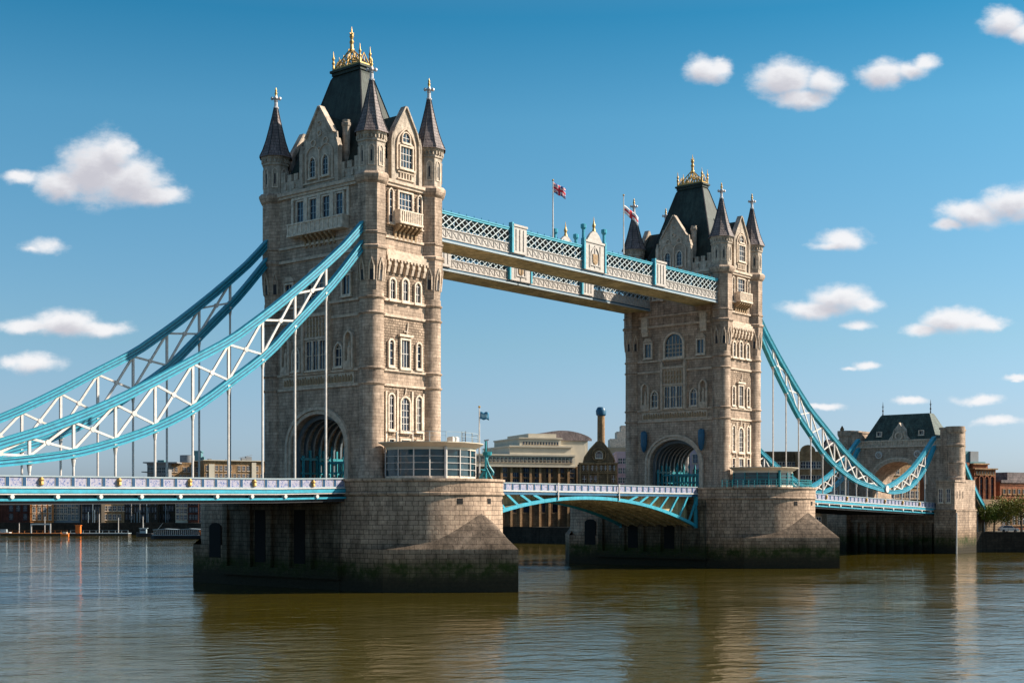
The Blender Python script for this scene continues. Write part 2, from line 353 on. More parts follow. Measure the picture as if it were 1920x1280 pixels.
def window(root, fr, uc, z0, z1, w, kind, cols, rows, wall, t=.2, proud=.26, st='paletrim', gl='glass', bar='white', bw=.07):
    b = MB(fr); i = outline(uc, w, z0, z1, kind); o = outline(uc, w, z0, z1, kind, t)
    b.ring(o, i, wall, wall + proud); b.fbox(uc-w/2-t-.1, uc+w/2+t+.1, z0-t-.16, z0-t, wall, wall+proud+.14)
    b.m = 1; top = z1 if kind == 'rect' else z1 - w*.12
    for k in range(1, cols): 
        x = uc - w/2 + w*k/cols; h = top if kind == 'rect' else z1 - (w*.45)*abs(2*k/cols-1)**1.5 - w*.05
        b.fbox(x-bw/2, x+bw/2, z0, h, wall+.03, wall+.10)
    hh = z1 - z0 if kind == 'rect' else (z1-z0) - w*.5
    for k in range(1, rows + (kind != 'rect')):
        z = z0 + hh*k/rows; b.fbox(uc-w/2, uc+w/2, z-bw/2, z+bw/2, wall+.03, wall+.095)
    wo_ = b.build('window', [st, bar], root)
    p = MB(fr); p.prism(i, wall-.01, wall+.02); p.build('pane', gl, wo_)
    return wo_

# ---------------------------------------------------------------- bridge tower
def bridge_tower(label):
    DX, WY = 5.1, 9.0; NX, NY = 5.8, 9.6; ZB = 13.3
    T = thing('bridge_tower', label, 'tower', (0, 0, ZB), 'main towers of the bridge')
    # lower storey, pierced by the road arch
    def archpts(hw, zs, ap, n=12):   # four centred arch, right to left
        q = []
        for k in range(2*n+1):
            th = PI*k/(2*n); c = math.cos(th); s_ = math.sin(th); q.append((hw*c, zs + (ap-zs)*(s_**.92)*(1 - .0*abs(c))))
        return q
    b = MB(FRS['W']); ar = archpts(5.1, 17.3, 21.7)
    poly = [(-NY, ZB), (-5.1, ZB)] + ar[::-1] + [(5.1, ZB), (NY, ZB), (NY, 24.9), (-NY, 24.9)]
    b.prism(poly, -NX, NX, True)
    b.fr = None; b.box(-NX, NX, -NY, NY, 24.9, 50.4)
    b.build('wall', 'ashlar', T)
    # rougher infill panels on the river faces, 3 cm proud of the core
    for s in (-1, 1):
        for z0, z1 in ((ZB, 24.9), (27.0, 33.6), (35.5, 41.2), (43.3, 50.2)):
            b = MB(); b.box(-3.85, 3.85, *sorted((s*NY, s*(NY+.03))), z0, z1); b.build('rubble_panel', 'rubble', T)
    for fr in ('W', 'E'):
        b = MB(FRS[fr])
        for (hw, zs, ap, n1, tt) in ((5.1, 17.3, 21.7, .22, .45), (5.55, 17.3, 22.2, .42, .4)):
            i_ = [(-hw, ZB)] + archpts(hw, zs, ap)[::-1] + [(hw, ZB)]; h2 = hw+tt; o_ = [(-h2, ZB)] + archpts(h2, zs, ap+tt)[::-1] + [(h2, ZB)]
            for k in range(len(i_)-1):
                A, B_, C, D = o_[k], o_[k+1], i_[k+1], i_[k]
                b.face([(A[0],NX+n1,A[1]), (D[0],NX+n1,D[1]), (C[0],NX+n1,C[1]), (B_[0],NX+n1,B_[1])])
                b.face([(A[0],NX,A[1]), (A[0],NX+n1,A[1]), (B_[0],NX+n1,B_[1]), (B_[0],NX,B_[1])])
                b.face([(D[0],NX+n1,D[1]), (D[0],NX,D[1]), (C[0],NX,C[1]), (C[0],NX+n1,C[1])])
        b.build('arch_moulding', 'trim', T)
    # ribs of the passage, side screens and the gantry inside
    for k in range(9):
        x = -4.8 + k*1.2; b = MB(lambda u, n, z: (n, u, z)); o_ = archpts(5.08, 17.3, 21.68); i_ = archpts(4.6, 17.3, 21.15)
        o_ = [(5.08, ZB)] + o_ + [(-5.08, ZB)]; i_ = [(4.6, ZB)] + i_ + [(-4.6, ZB)]
        for a in range(len(o_)-1):
            for (n_, fl) in ((x+.15, 0), (x-.15, 1)):
                q = [(o_[a][0],n_,o_[a][1]), (o_[a+1][0],n_,o_[a+1][1]), (i_[a+1][0],n_,i_[a+1][1]), (i_[a][0],n_,i_[a][1])]
                b.face(q if fl else q[::-1])
            b.face([(i_[a][0],x-.15,i_[a][1]), (i_[a+1][0],x-.15,i_[a+1][1]), (i_[a+1][0],x+.15,i_[a+1][1]), (i_[a][0],x+.15,i_[a][1])])
        b.build('vault_rib', 'ribgrey', T)
    for s in (-1, 1):
        b = MB()
        for k in range(9):
            x = -4.6 + k*1.15; b.box(x-.12, x+.12, *sorted((s*4.0, s*4.3)), ZB, 16.6 + (k % 2)*.7)
        b.box(-5, 5, *sorted((s*4.02, s*4.2)), 16.0, 16.3); b.box(-5, 5, *sorted((s*4.02, s*4.2)), 14.2, 14.4)
        b.build('side_screen', 'turq', T)
    for x in (3.6, -2.0):
        b = MB()
        for k in range(11):
            y = -3.9 + k*.78; b.box(x-.1, x+.1, y-.1, y+.1, ZB, 15.6 + (1.2 if k % 3 == 1 else 0))
            if k % 3 == 1: b.lathe([(.22, 16.8), (.16, 17.2), (.02, 17.8)], 6, (x, y))
        b.box(x-.16, x+.16, -4.0, 4.0, 15.5, 15.8); b.box(x-.12, x+.12, -4.0, 4.0, 14.3, 14.45)
        b.build('gate', 'turq', T)
    # string courses round the walls (turrets carry their own rings)
    b = MB()
    for z, h, o in ((24.9,.3,.22), (26.75,.3,.25), (33.5,.3,.22), (35.4,.3,.25), (41.4,.35,.28), (43.2,.3,.22), (49.7,.35,.35), (50.05,.4,.55)):
        b.box(-NX-o, NX+o, -NY-o, NY+o, z, z+h)
    b.build('string_course', 'trim', T)
    # four corner turrets
    for sx in (-1, 1):
        for sy in (-1, 1):
            c = (sx*DX, sy*WY)
            rg = lambda r, z, o=.2, h=.32: [(r, z), (r+o*.4, z), (r+o, z+h*.45), (r+o, z+h*.75), (r+.02, z+h)]
            b = MB(); r = 1.5
            b.lathe([(1.62, ZB), (1.62, 14.2), (1.5, 14.6)] + rg(r, 24.9) + rg(r, 26.75) + rg(r, 33.5) + rg(r, 35.4) + [(r, 36.4)], 24, c, R(11))
            b.lathe([(1.5, 36.4), (1.56, 37.2), (1.7, 38.8), (1.86, 40.4), (1.88, 41.3), (2.08, 41.5), (2.08, 41.75), (1.82, 41.95), (1.82, 43.2), (1.95, 43.3), (1.98, 43.5), (1.8, 43.6),
                     (1.8, 49.4), (1.95, 49.5), (2.15, 49.8), (2.3, 50.2), (2.3, 50.4), (2.0, 50.75), (1.72, 50.8)], 8, c, R(22.5))
            tb = b.build('turret', 'ashlar', T, smooth=30)
            b = MB(); b.lathe([(1.72, 50.75), (1.72, 54.4), (1.86, 54.5), (1.86, 54.7), (1.76, 54.75), (1.78, 55.2), (2.0, 55.4), (2.02, 55.7)], 8, c, R(22.5))
            for k in range(24):
                a = 2*PI*k/24; b.box(c[0]+1.78*math.cos(a)-.09, c[0]+1.78*math.cos(a)+.09, c[1]+1.78*math.sin(a)-.09, c[1]+1.78*math.sin(a)+.09, 54.85, 55.3)
            b.build('belfry', 'pale', tb)
            # blind lancets on belfry facets, and hooded notches on the flare, their shade a dark panel
            for k in range(8):
                a = R(45*k); ca, sa = math.cos(a), math.sin(a); ap = 1.72*math.cos(R(22.5)); ap2 = 1.6*math.cos(R(22.5))
                F_ = (lambda ca, sa: lambda u, n, z: (c[0] + n*ca - u*sa, c[1] + n*sa + u*ca, z))(ca, sa)
                b = MB(F_); b.ring(outline(0, .56, 51.6, 54.0, 'point', .1, 4), outline(0, .56, 51.6, 54.0, 'point', 0, 4), ap-.02, ap+.09)
                b.m = 1; b.prism(outline(0, .2, 52.0, 53.4, 'point', 0, 3), ap-.02, ap+.012); b.build('lancet', ['paletrim', 'dark'], tb)
                b = MB(F_); b.prism(outline(0, .42, 37.6, 40.0, 'point', 0, 4), ap2-.3, ap2+.1); b.m = 1
                for s in (-1, 1): b.bar((s*.30, ap2+.06, 37.6), (s*.30, ap2+.22, 39.3), .1, .14); b.bar((s*.30, ap2+.22, 39.3), (0, ap2+.3, 40.35), .1, .14)
                b.build('slit_shade', ['dark', 'trim'], tb)
            b = MB(); b.lathe([(2.28, 55.6), (2.2, 55.75), (1.8, 56.6), (1.35, 57.9), (.95, 59.4), (.55, 61.0), (.27, 62.3)], 8, c, R(22.5))
            b.m = 1
            for k in range(8):
                a = R(22.5+45*k); pr = [(2.2, 55.75), (1.8, 56.6), (1.35, 57.9), (.95, 59.4), (.55, 61.0), (.27, 62.3)]
                for (r1, z1), (r2, z2) in zip(pr, pr[1:]): b.bar((c[0]+r1*math.cos(a), c[1]+r1*math.sin(a), z1), (c[0]+r2*math.cos(a), c[1]+r2*math.sin(a), z2), .09, .09)
            b.build('spire', ['slate', 'dark'], tb)
            b = MB(); b.lathe([(.34, 62.2), (.36, 62.4), (.24, 62.5), (.22, 63.1), (.3, 63.2), (.16, 63.4)], 8, c)
            for k in range(4):
                a = R(45 + 90*k); p = (c[0]+.5*math.cos(a), c[1]+.5*math.sin(a), 63.55)
                b.bar((c[0], c[1], 63.45), p, .16, .2); b.blob(p, .22, 1.1, 6)
            b.blob((c[0], c[1], 63.55), .3, 1, 8); b.m = 1; b.lathe([(.2, 63.8), (.12, 64.0), (.2, 64.25), (.1, 64.45), (.15, 64.6), (.02, 65.0)], 6, c)
            b.build('finial', ['finial', 'gold'], tb, smooth=True)
    # battlements
    b = MB()
    for s in (-1, 1):
        x = s*(NX-.15); b.box(*sorted((x, x-s*.5)), -7.3, 7.3, 50.45, 52.0)
        for k in range(12):
            y = -6.9 + k*1.255
            if abs(y) > 3.4: b.box(*sorted((x+s*.03, x-s*.53)), y-.38, y+.38, 52.0, 52.9 + (.4 if abs(y) > 6.3 else 0))
        y = s*(NY-.15); b.box(-3.4, 3.4, *sorted((y, y-s*.5)), 50.45, 52.1)
        for xx in (-3.0, 3.0): b.box(xx-.45, xx+.45, *sorted((y+s*.03, y-s*.53)), 52.1, 53.0)
        for k in range(9):   # slots under the merlons
            yy = -6.3 + k*1.575
            if abs(yy) > 3.6: b.box(*sorted((s*(NX-.15), s*(NX+.05))), yy-.14, yy+.14, 51.0, 51.7)
    b.build('battlement', 'pale', T)
    # main roof with cresting
    b = MB(); prof = [(5.35, 8.8, 50.9), (4.55, 7.3, 52.6), (3.25, 5.45, 57.0), (1.05, 2.75, 65.6), (.8, 2.5, 66.1)]
    for (a0, b0, z0), (a1, b1, z1) in zip(prof, prof[1:]):
        c0 = [(-a0,-b0,z0), (a0,-b0,z0), (a0,b0,z0), (-a0,b0,z0)]; c1 = [(-a1,-b1,z1), (a1,-b1,z1), (a1,b1,z1), (-a1,b1,z1)]
        for i in range(4): j = (i+1) % 4; b.face([c0[i], c0[j], c1[j], c1[i]])
    b.m = 1
    for sx in (-1, 1):
        for sy in (-1, 1):
            for (a0, b0, z0), (a1, b1, z1) in zip(prof, prof[1:]): b.bar((sx*a0, sy*b0, z0), (sx*a1, sy*b1, z1), .16, .16)
    b.m = 0; b.box(-1.0, 1.0, -2.7, 2.7, 66.1, 66.5); b.box(-1.2, 1.2, -2.9, 2.9, 66.5, 66.8)
    rf = b.build('roof', ['roof', 'dark'], T)
    b = MB()
    def pin(x, y, z0, z1, r): b.lathe([(r, z0), (r*.8, z0+.3*(z1-z0)), (r*1.25, z0+.4*(z1-z0)), (r*.6, z0+.5*(z1-z0)), (r*1.2, z0+.62*(z1-z0)), (r*.5, z0+.72*(z1-z0)), (.02, z1)], 6, (x, y))
    for x in (-.9, .9):
        for y in (-2.5, 2.5): pin(x, y, 66.8, 69.4, .17)
        for y in (-1.4, 1.4): pin(x, y, 66.8, 68.4, .1)
        b.bar((x,-2.5,67.0), (x,2.5,67.0), .12, .2); b.bar((x,-2.4,66.9), (x*.2,0,69.4), .12, .16); b.bar((x,2.4,66.9), (x*.2,0,69.4), .12, .16)
        b.bar((x,-1.3,66.9), (x*.4,0,68.4), .09, .1); b.bar((x,1.3,66.9), (x*.4,0,68.4), .09, .1); b.bar((x,0,66.9), (x*.2,0,69.2), .09, .1)
        for y in (-2.0, -1.5, -1.0, -.5, 0, .5, 1.0, 1.5, 2.0):
            zt = 67.0 + 2.3*(1-abs(y)/2.5); b.bar((x,y,66.9), (x*.55,y*.9,zt), .1, .08)
            b.bar((x,y-.4,66.9), (x*.7,y*.9+.3,(zt+66.9)/2+.2), .08, .08)
        for y in (-1.9, -.7, .7, 1.9): b.bar((x, y-.5, 66.9), (x*.8, y, 67.9), .07, .07); b.bar((x, y+.5, 66.9), (x*.8, y, 67.9), .07, .07)
    for y in (-2.5, 2.5):
        b.bar((-.9,y,67.0), (.9,y,67.0), .12, .2); b.bar((-.9,y,66.9), (0,y*.9,68.5), .1, .12); b.bar((.9,y,66.9), (0,y*.9,68.5), .1, .12)
    pin(0, 0, 69.0, 72.3, .26); b.blob((0,0,69.3), .34, 1, 6); b.bar((-.35,0,71.4), (.35,0,71.4), .1, .1); b.bar((0,-.35,71.4), (0,.35,71.4), .1, .1)
    b.build('cresting', 'gold', rf)
    # gables: road faces (two lancets) and river faces (one big arched light)
    for fr, NW in (('W', NX), ('E', NX)):
        uc = .55 if fr == 'W' else .0; F_ = shifted(FRS[fr]); b = MB(F_)
        half = [(3.35, 50.45), (3.35, 54.6), (3.05, 55.5), (2.75, 55.7), (2.6, 56.8), (.08, 60.5)]
        q = [(uc+a, z) for a, z in half] + [(uc-a, z) for a, z in half[::-1]]
        b.prism(q, NW-.5, NW+.2, True)
        for s in (-1, 1):   # coping, shoulders, pinnacles
            for (a0, z0), (a1, z1) in zip(half[3:], half[4:]): b.bar((uc+s*a0, NW+.0, z0), (uc+s*a1, NW+.0, z1), .9, .22)
            b.fbox(*sorted((uc+s*3.0, uc+s*3.6)), 50.45, 54.9, NW-.3, NW+.45)
            b.prism([(uc+s*3.3-.35, 54.9), (uc+s*3.3+.35, 54.9), (uc+s*3.3, 56.0)], NW-.3, NW+.45, True)
        b.m = 1
        for cu, cz, rr in ((uc, 57.1, .42), (uc-1.15, 56.0, .5), (uc+1.15, 56.0, .5), (uc, 58.4, .3), (uc-.0, 55.1, .3)):
            o_ = [(cu+rr*math.cos(2*PI*k/12), cz+rr*math.sin(2*PI*k/12)) for k in range(12)]; i_ = [(cu+rr*.68*math.cos(2*PI*k/12), cz+rr*.68*math.sin(2*PI*k/12)) for k in range(12)]
            b.ring(o_, i_, NW+.2, NW+.34)
        for s in (-1, 1):
            for k in range(6):   # sweeping tracery
                a0, a1 = R(20+k*24), R(44+k*24); b.bar((uc+s*1.2+1.25*math.cos(a0), NW+.26, 54.35+1.25*math.sin(a0)), (uc+s*1.2+1.25*math.cos(a1), NW+.26, 54.35+1.25*math.sin(a1)), .14, .12)
            b.fbox(uc+s*2.45-.12, uc+s*2.45+.12, 50.9, 54.8, NW+.2, NW+.36)
        b.fbox(uc-3, uc+3, 50.9, 51.1, NW+.2, NW+.4); b.fbox(uc-.14, uc+.14, 50.9, 55, NW+.2, NW+.38)
        b.build('gable', ['pale', 'trim'], T)
        for s in (-1, 1): window(T, F_, uc+s*1.2, 51.7, 54.2, 1.05, 'point', 2, 3, NW+.2, t=.16, proud=.24, bar='wblue')
        b = MB(F_); b.face([(uc-2.3, NW-.4, 56.6), (uc, NW-.4, 59.6), (uc, 1.8, 59.6), (uc-2.3, 1.8, 56.6)]); b.face([(uc, NW-.4, 59.6), (uc+2.3, NW-.4, 56.6), (uc+2.3, 1.8, 56.6), (uc, 1.8, 59.6)])
        b.face([(uc-2.3, NW-.4, 50.5), (uc-2.3, NW-.4, 56.6), (uc-2.3, 1.8, 56.6), (uc-2.3, 1.8, 50.5)]); b.face([(uc+2.3, NW-.4, 56.6), (uc+2.3, NW-.4, 50.5), (uc+2.3, 1.8, 50.5), (uc+2.3, 1.8, 56.6)])
        b.build('dormer_roof', 'roof', rf)
        for s in (-1, 1):
            p = F_(uc+s*2.95, NW-1.6, 0); b = MB(); b.lathe([(.5, 53), (.5, 57.7), (.62, 57.9), (.62, 58.2), (.5, 58.3), (.5, 58.6), (.4, 58.6), (.4, 58.0)], 8, p[:2], R(22.5)); b.build('chimney', 'pale', rf)
    for fr in ('S', 'N'):
        F_ = FRS[fr]; b = MB(F_); NW = NY
        half = [(2.5, 50.45), (2.5, 54.6), (2.25, 56.0), (1.9, 57.0), (.08, 60.0)]
        q = [(a, z) for a, z in half] + [(-a, z) for a, z in half[::-1]]; b.prism(q, NW-.5, NW+.2, True)
        for s in (-1, 1):
            for (a0, z0), (a1, z1) in zip(half[1:], half[2:]): b.bar((s*a0, NW+.0, z0), (s*a1, NW+.0, z1), .9, .2)
            b.fbox(*sorted((s*2.15, s*2.7)), 50.45, 55.3, NW-.3, NW+.45); b.prism([(s*2.42-.3, 55.3), (s*2.42+.3, 55.3), (s*2.42, 56.5)], NW-.3, NW+.45, True)
        b.m = 1
        o_ = outline(0, 3.0, 52.1, 57.1, 'point', .22); b.ring(o_, outline(0, 3.0, 52.1, 57.1, 'point', .02), NW+.2, NW+.42)
        for k in range(5): b.fbox(-1.0+k*.5-.1, -1.0+k*.5+.1, 50.9, 51.6, NW+.2, NW+.36)
        b.fbox(-1.5, 1.5, 50.75, 50.9, NW+.2, NW+.4); b.fbox(-1.5, 1.5, 51.6, 51.75, NW+.2, NW+.4)
        b.fbox(-1.45, 1.45, 55.0, 55.3, NW+.2, NW+.36)
        b.build('gable', ['pale', 'trim'], T)
        window(T, F_, 0, 52.3, 54.9, 2.1, 'rect', 4, 3, NW+.2, t=.18, proud=.26); window(T, F_, 0, 55.5, 56.7, 1.3, 'round', 2, 1, NW+.2, t=.14, proud=.22)
        b = MB(F_); b.face([(-1.7, NW-.4, 56.6), (0, NW-.4, 59.2), (0, 2.5, 59.2), (-1.7, 2.5, 56.6)]); b.face([(0, NW-.4, 59.2), (1.7, NW-.4, 56.6), (1.7, 2.5, 56.6), (0, 2.5, 59.2)])
        b.face([(-1.7, NW-.4, 50.5), (-1.7, NW-.4, 56.6), (-1.7, 2.5, 56.6), (-1.7, 2.5, 50.5)]); b.face([(1.7, NW-.4, 56.6), (1.7, NW-.4, 50.5), (1.7, 2.5, 50.5), (1.7, 2.5, 56.6)])
        b.build('dormer_roof', 'roof', rf)
        # river face storeys
        W = NW + .03
        window(T, F_, 0, 46.75, 49.2, 2.3, 'rect', 4, 3, W, t=.2)
        for s in (-1, 1):
            window(T, F_, s*2.55, 45.2, 49.3, .62, 'point', 1, 4, W, t=.16); window(T, F_, s*2.25, 35.75, 38.2, .85, 'round', 2, 2, W, t=.22)
            window(T, F_, s*2.45, 27.5, 30.6, .72, 'round', 1, 3, W, t=.22); window(T, F_, s*2.45, 19.6, 23.9, .85, 'round', 2, 4, W, t=.2)
            window(T, F_, s*2.45, 15.0, 18.3, .85, 'rect', 1, 3, W, t=.16)
        window(T, F_, 0, 35.75, 38.4, .9, 'round', 2, 2, W, t=.24); window(T, F_, 0, 27.4, 30.8, 1.45, 'rect', 3, 2, W, t=.22)
        window(T, F_, 0, 19.5, 23.6, 1.5, 'round', 3, 4, W, t=.22); window(T, F_, 0, 14.6, 18.3, 1.5, 'rect', 3, 3, W, t=.2)
        b = MB(F_); b.fbox(-1.2, 1.2, 31.2, 31.5, W, W+.4); b.bar((.3, W+.1, 31.6), (.5, W+.15, 33.0), .12, .12); b.bar((-.2, W+.1, 31.9), (.5, W+.15, 31.9), .1, .1)
        b.bar((0, W+.1, 24.0), (.15, W+.15, 24.8), .12, .12)
        for s in (-1, 1): b.fbox(s*1.32-.12, s*1.32+.12, 13.3, 24.5, W, W+.16); b.fbox(s*3.3-.12, s*3.3+.12, 13.3, 24.3, W, W+.16)
        b.build('label_moulding', 'paletrim', T)
        b = MB(F_)   # corbel table
        for k in range(7):
            u = -3.15 + k*1.05; b.prism([(u-.2, 38.95), (u+.2, 38.95), (u+.2, 40.6), (u-.2, 40.6)], W, W+.35, False)
            b.face([(u-.2, W+.35, 38.95), (u+.2, W+.35, 38.95), (u+.2, W+.62, 39.8), (u-.2, W+.62, 39.8)]); b.fbox(u-.24, u+.24, 39.8, 40.55, W, W+.62)
        for k in range(6):
            u = -2.6+k*1.05; b.prism(outline(u, .5, 40.0, 40.8, 'point', .02), W, W+.1)
        b.fbox(-3.6, 3.6, 40.55, 40.95, W, W+.7); b.fbox(-3.6, 3.6, 40.95, 41.4, W, W+.5)
        for k in range(13): b.fbox(-3.5+k*.58-.14, -3.5+k*.58+.14, 40.3, 40.55, W+.0, W+.76)
        b.build('corbel_table', 'trim', T)
        balcony(T, F_, 0, 2.05, 45.3, 46.75, 43.2, W, 1.25, 5)
    for fr in ('W', 'E'):
        F_ = FRS[fr]; W = NX; uc = .5 if fr == 'W' else 0
        # top row of four lights in a pale frame
        b = MB(F_); b.fbox(uc-5.4, uc+5.4, 49.3, 49.65, W, W+.22)
        for s in (-1, 1): b.fbox(*sorted((uc+s*5.0, uc+s*5.4)), 46.0, 49.3, W, W+.25)
        for k in (-1, 0, 1): b.fbox(uc+k*2.45-.28, uc+k*2.45+.28, 45.9, 49.3, W, W+.42)
        b.build('window_frame', 'paletrim', T)
        for k in range(4): window(T, F_, uc-3.68+k*2.45, 46.4, 49.0, 1.25, 'rect', 2, 3, W, t=.2, bar='wblue')
        if fr == 'W': balcony(T, F_, uc, 5.2, 44.7, 46.1, 43.0, W, 1.1, 6, cw=2.9)
        # storey with the big arched light
        window(T, F_, 0, 36.1, 40.0, 3.6, 'round', 5, 3, W, t=.35, proud=.35, bar='trim', bw=.12)
        for s in (-1, 1):
            window(T, F_, s*5.4, 36.3, 38.6, 1.3, 'rect', 2, 1, W, t=.25, proud=.3, bar='paletrim', bw=.12)
            b = MB(F_); b.prism([(s*5.4-1.1, 38.95), (s*5.4+1.1, 38.95), (s*5.4+.55, 39.6), (s*5.4-.55, 39.6)], W, W+.3); b.build('hood', 'trim', T)
        # middle storey: tall central bay under a carved canopy, flanking lights and niches
        for k in range(3): window(T, F_, -1.25+k*1.25, 27.3, 30.9, 1.0, 'rect', 2, 2, W+.25, t=.12, proud=.2, bar='trim', bw=.1)
        b = MB(F_); b.fbox(-2.15, 2.15, 27.0, 34.2, W, W+.25)
        for s in (-1, 1): b.fbox(*sorted((s*2.15, s*2.55)), 27.0, 34.6, W, W+.65); b.prism([(s*2.35-.3, 34.6), (s*2.35+.3, 34.6), (s*2.35, 35.5)], W, W+.65)
        b.fbox(-2.15, 2.15, 34.0, 34.4, W, W+.6); b.fbox(-2.15, 2.15, 31.1, 31.4, W+.25, W+.5)
        for k in range(7): b.fbox(-1.8+k*.6-.07, -1.8+k*.6+.07, 31.4, 34.0, W+.25, W+.42)
        b.build('oriel_bay', 'trim', T)
        b = MB(F_)
        for k in range(6):
            for j in range(3): p = (-1.5+k*.6, 31.85+j*.75); b.prism([(p[0]-.2, p[1]-.3), (p[0]+.2, p[1]-.3), (p[0]+.2, p[1]), (p[0], p[1]+.32), (p[0]-.2, p[1])], W+.25, W+.36)
        b.build('carved_panel', 'carved', T)
        for s in (-1, 1):
            window(T, F_, s*4.0, 27.5, 30.3, 1.25, 'point', 2, 2, W, t=.2, proud=.3, bar='paletrim', bw=.1)
            b = MB(F_); b.ring(outline(s*5.95, 1.1, 27.2, 31.6, 'point', .3), outline(s*5.95, 1.1, 27.2, 31.6, 'point'), W, W+.45)
            b.fr = None; p = F_(s*5.95, W+.12, 0); b.lathe([(.34, 28.0), (.3, 28.9), (.36, 29.6), (.16, 29.9), (.2, 30.2), (.05, 30.45)], 8, p[:2]); b.fr = F_
            b.fbox(s*5.95-.5, s*5.95+.5, 27.2, 28.0, W, W+.5); b.build('niche', 'trim', T)
        b = MB(F_); b.fbox(-6.7, 6.7, 25.25, 26.65, W, W+.1); b.build('frieze', 'trim', T)
        b = MB(F_)
        for k in range(26):
            u = -6.25 + k*.5; h = .3 + .15*((k*7) % 3)
            b.prism([(u-.17, 25.5), (u+.17, 25.5), (u+.17, 25.9+h*.5), (u, 26.1+h*.6), (u-.17, 25.9+h*.5)], W+.1, W+.2)
        b.build('frieze_carving', 'carved', T)
        if fr == 'E':
            for s in (-1, 1):
                b = MB(); p = F_(s*5.9, W+.75, 0); b.lathe([(.05, 19.6), (.35, 20.0), (.55, 20.8), (.6, 22.6), (.5, 23.2), (.1, 23.4)], 10, p[:2]); b.fr = F_
                b.fbox(s*5.9-.1, s*5.9+.1, 21.5, 21.8, W, W+.4); b.build('signal_lamp', 'blue2', T, smooth=True)
                b = MB(F_); b.fbox(s*6.0-.6, s*6.0+.6, 40.6, 43.2, W, W+.5); b.prism([(s*6.0-.6, 40.6), (s*6.0+.6, 40.6), (s*6.0+.6, 40.0), (s*6.0-.6, 40.0)][::-1], W, W+.3)
                b.build('bracket', 'paletrim', T)
    return T
def balcony(T, F_, uc, hw, z0, z1, zc, W, pr, nb, cw=None):
    b = MB(F_); cw = cw or hw
    b.fbox(uc-hw, uc+hw, z0-.25, z0, W, W+pr+.1); b.fbox(uc-hw, uc+hw, z1-.18, z1, W+pr-.28, W+pr+.06)
    for s in (-1, 1):
        b.fbox(*sorted((uc+s*hw, uc+s*(hw-.25))), z0, z1-.18, W, W+pr); b.fbox(*sorted((uc+s*hw, uc+s*(hw-.25))), z1-.18, z1, W, W+pr-.28)
    b.fbox(uc-hw+.25, uc+hw-.25, z0, z1-.18, W+pr-.22, W+pr-.06)
    for k in range(nb*2+1):
        u = uc - hw + .2 + (2*hw-.4)*k/(nb*2); b.fbox(u-.09, u+.09, z0, z1-.18, W+pr-.06, W+pr+.03)
    bo = b.build('balcony', 'paletrim', T)
    b = MB(F_); n = nb + 1
    for k in range(n):
        u = uc - cw + .25 + (2*cw-.5)*k/(n-1); d = pr*.9; zt = z0-.25
        q = [(0, zc-.1), (.18, zc), (.3, zc+.5*(zt-zc)), (d, zt-.3*(zt-zc)*.6), (d, zt), (0, zt)]
        for s in (-1, 1):
            f = [(u+s*.17, W+a, z) for a, z in q]; b.face(f if s > 0 else f[::-1])
        for (a0, c0), (a1, c1) in zip(q, q[1:]): b.face([(u-.17, W+a0, c0), (u+.17, W+a0, c0), (u+.17, W+a1, c1), (u-.17, W+a1, c1)])
    b.build('corbels', 'carved', bo)

near = bridge_tower('nearer and larger gothic stone tower with blue suspension chains fixed to its left side')
near.name = 'bridge_tower'
far = copy_tree(near); far.location = (82, 0, 13.3); far.rotation_euler = (0, 0, PI)
far['label'] = 'farther gothic stone tower at the right end of the high walkways'

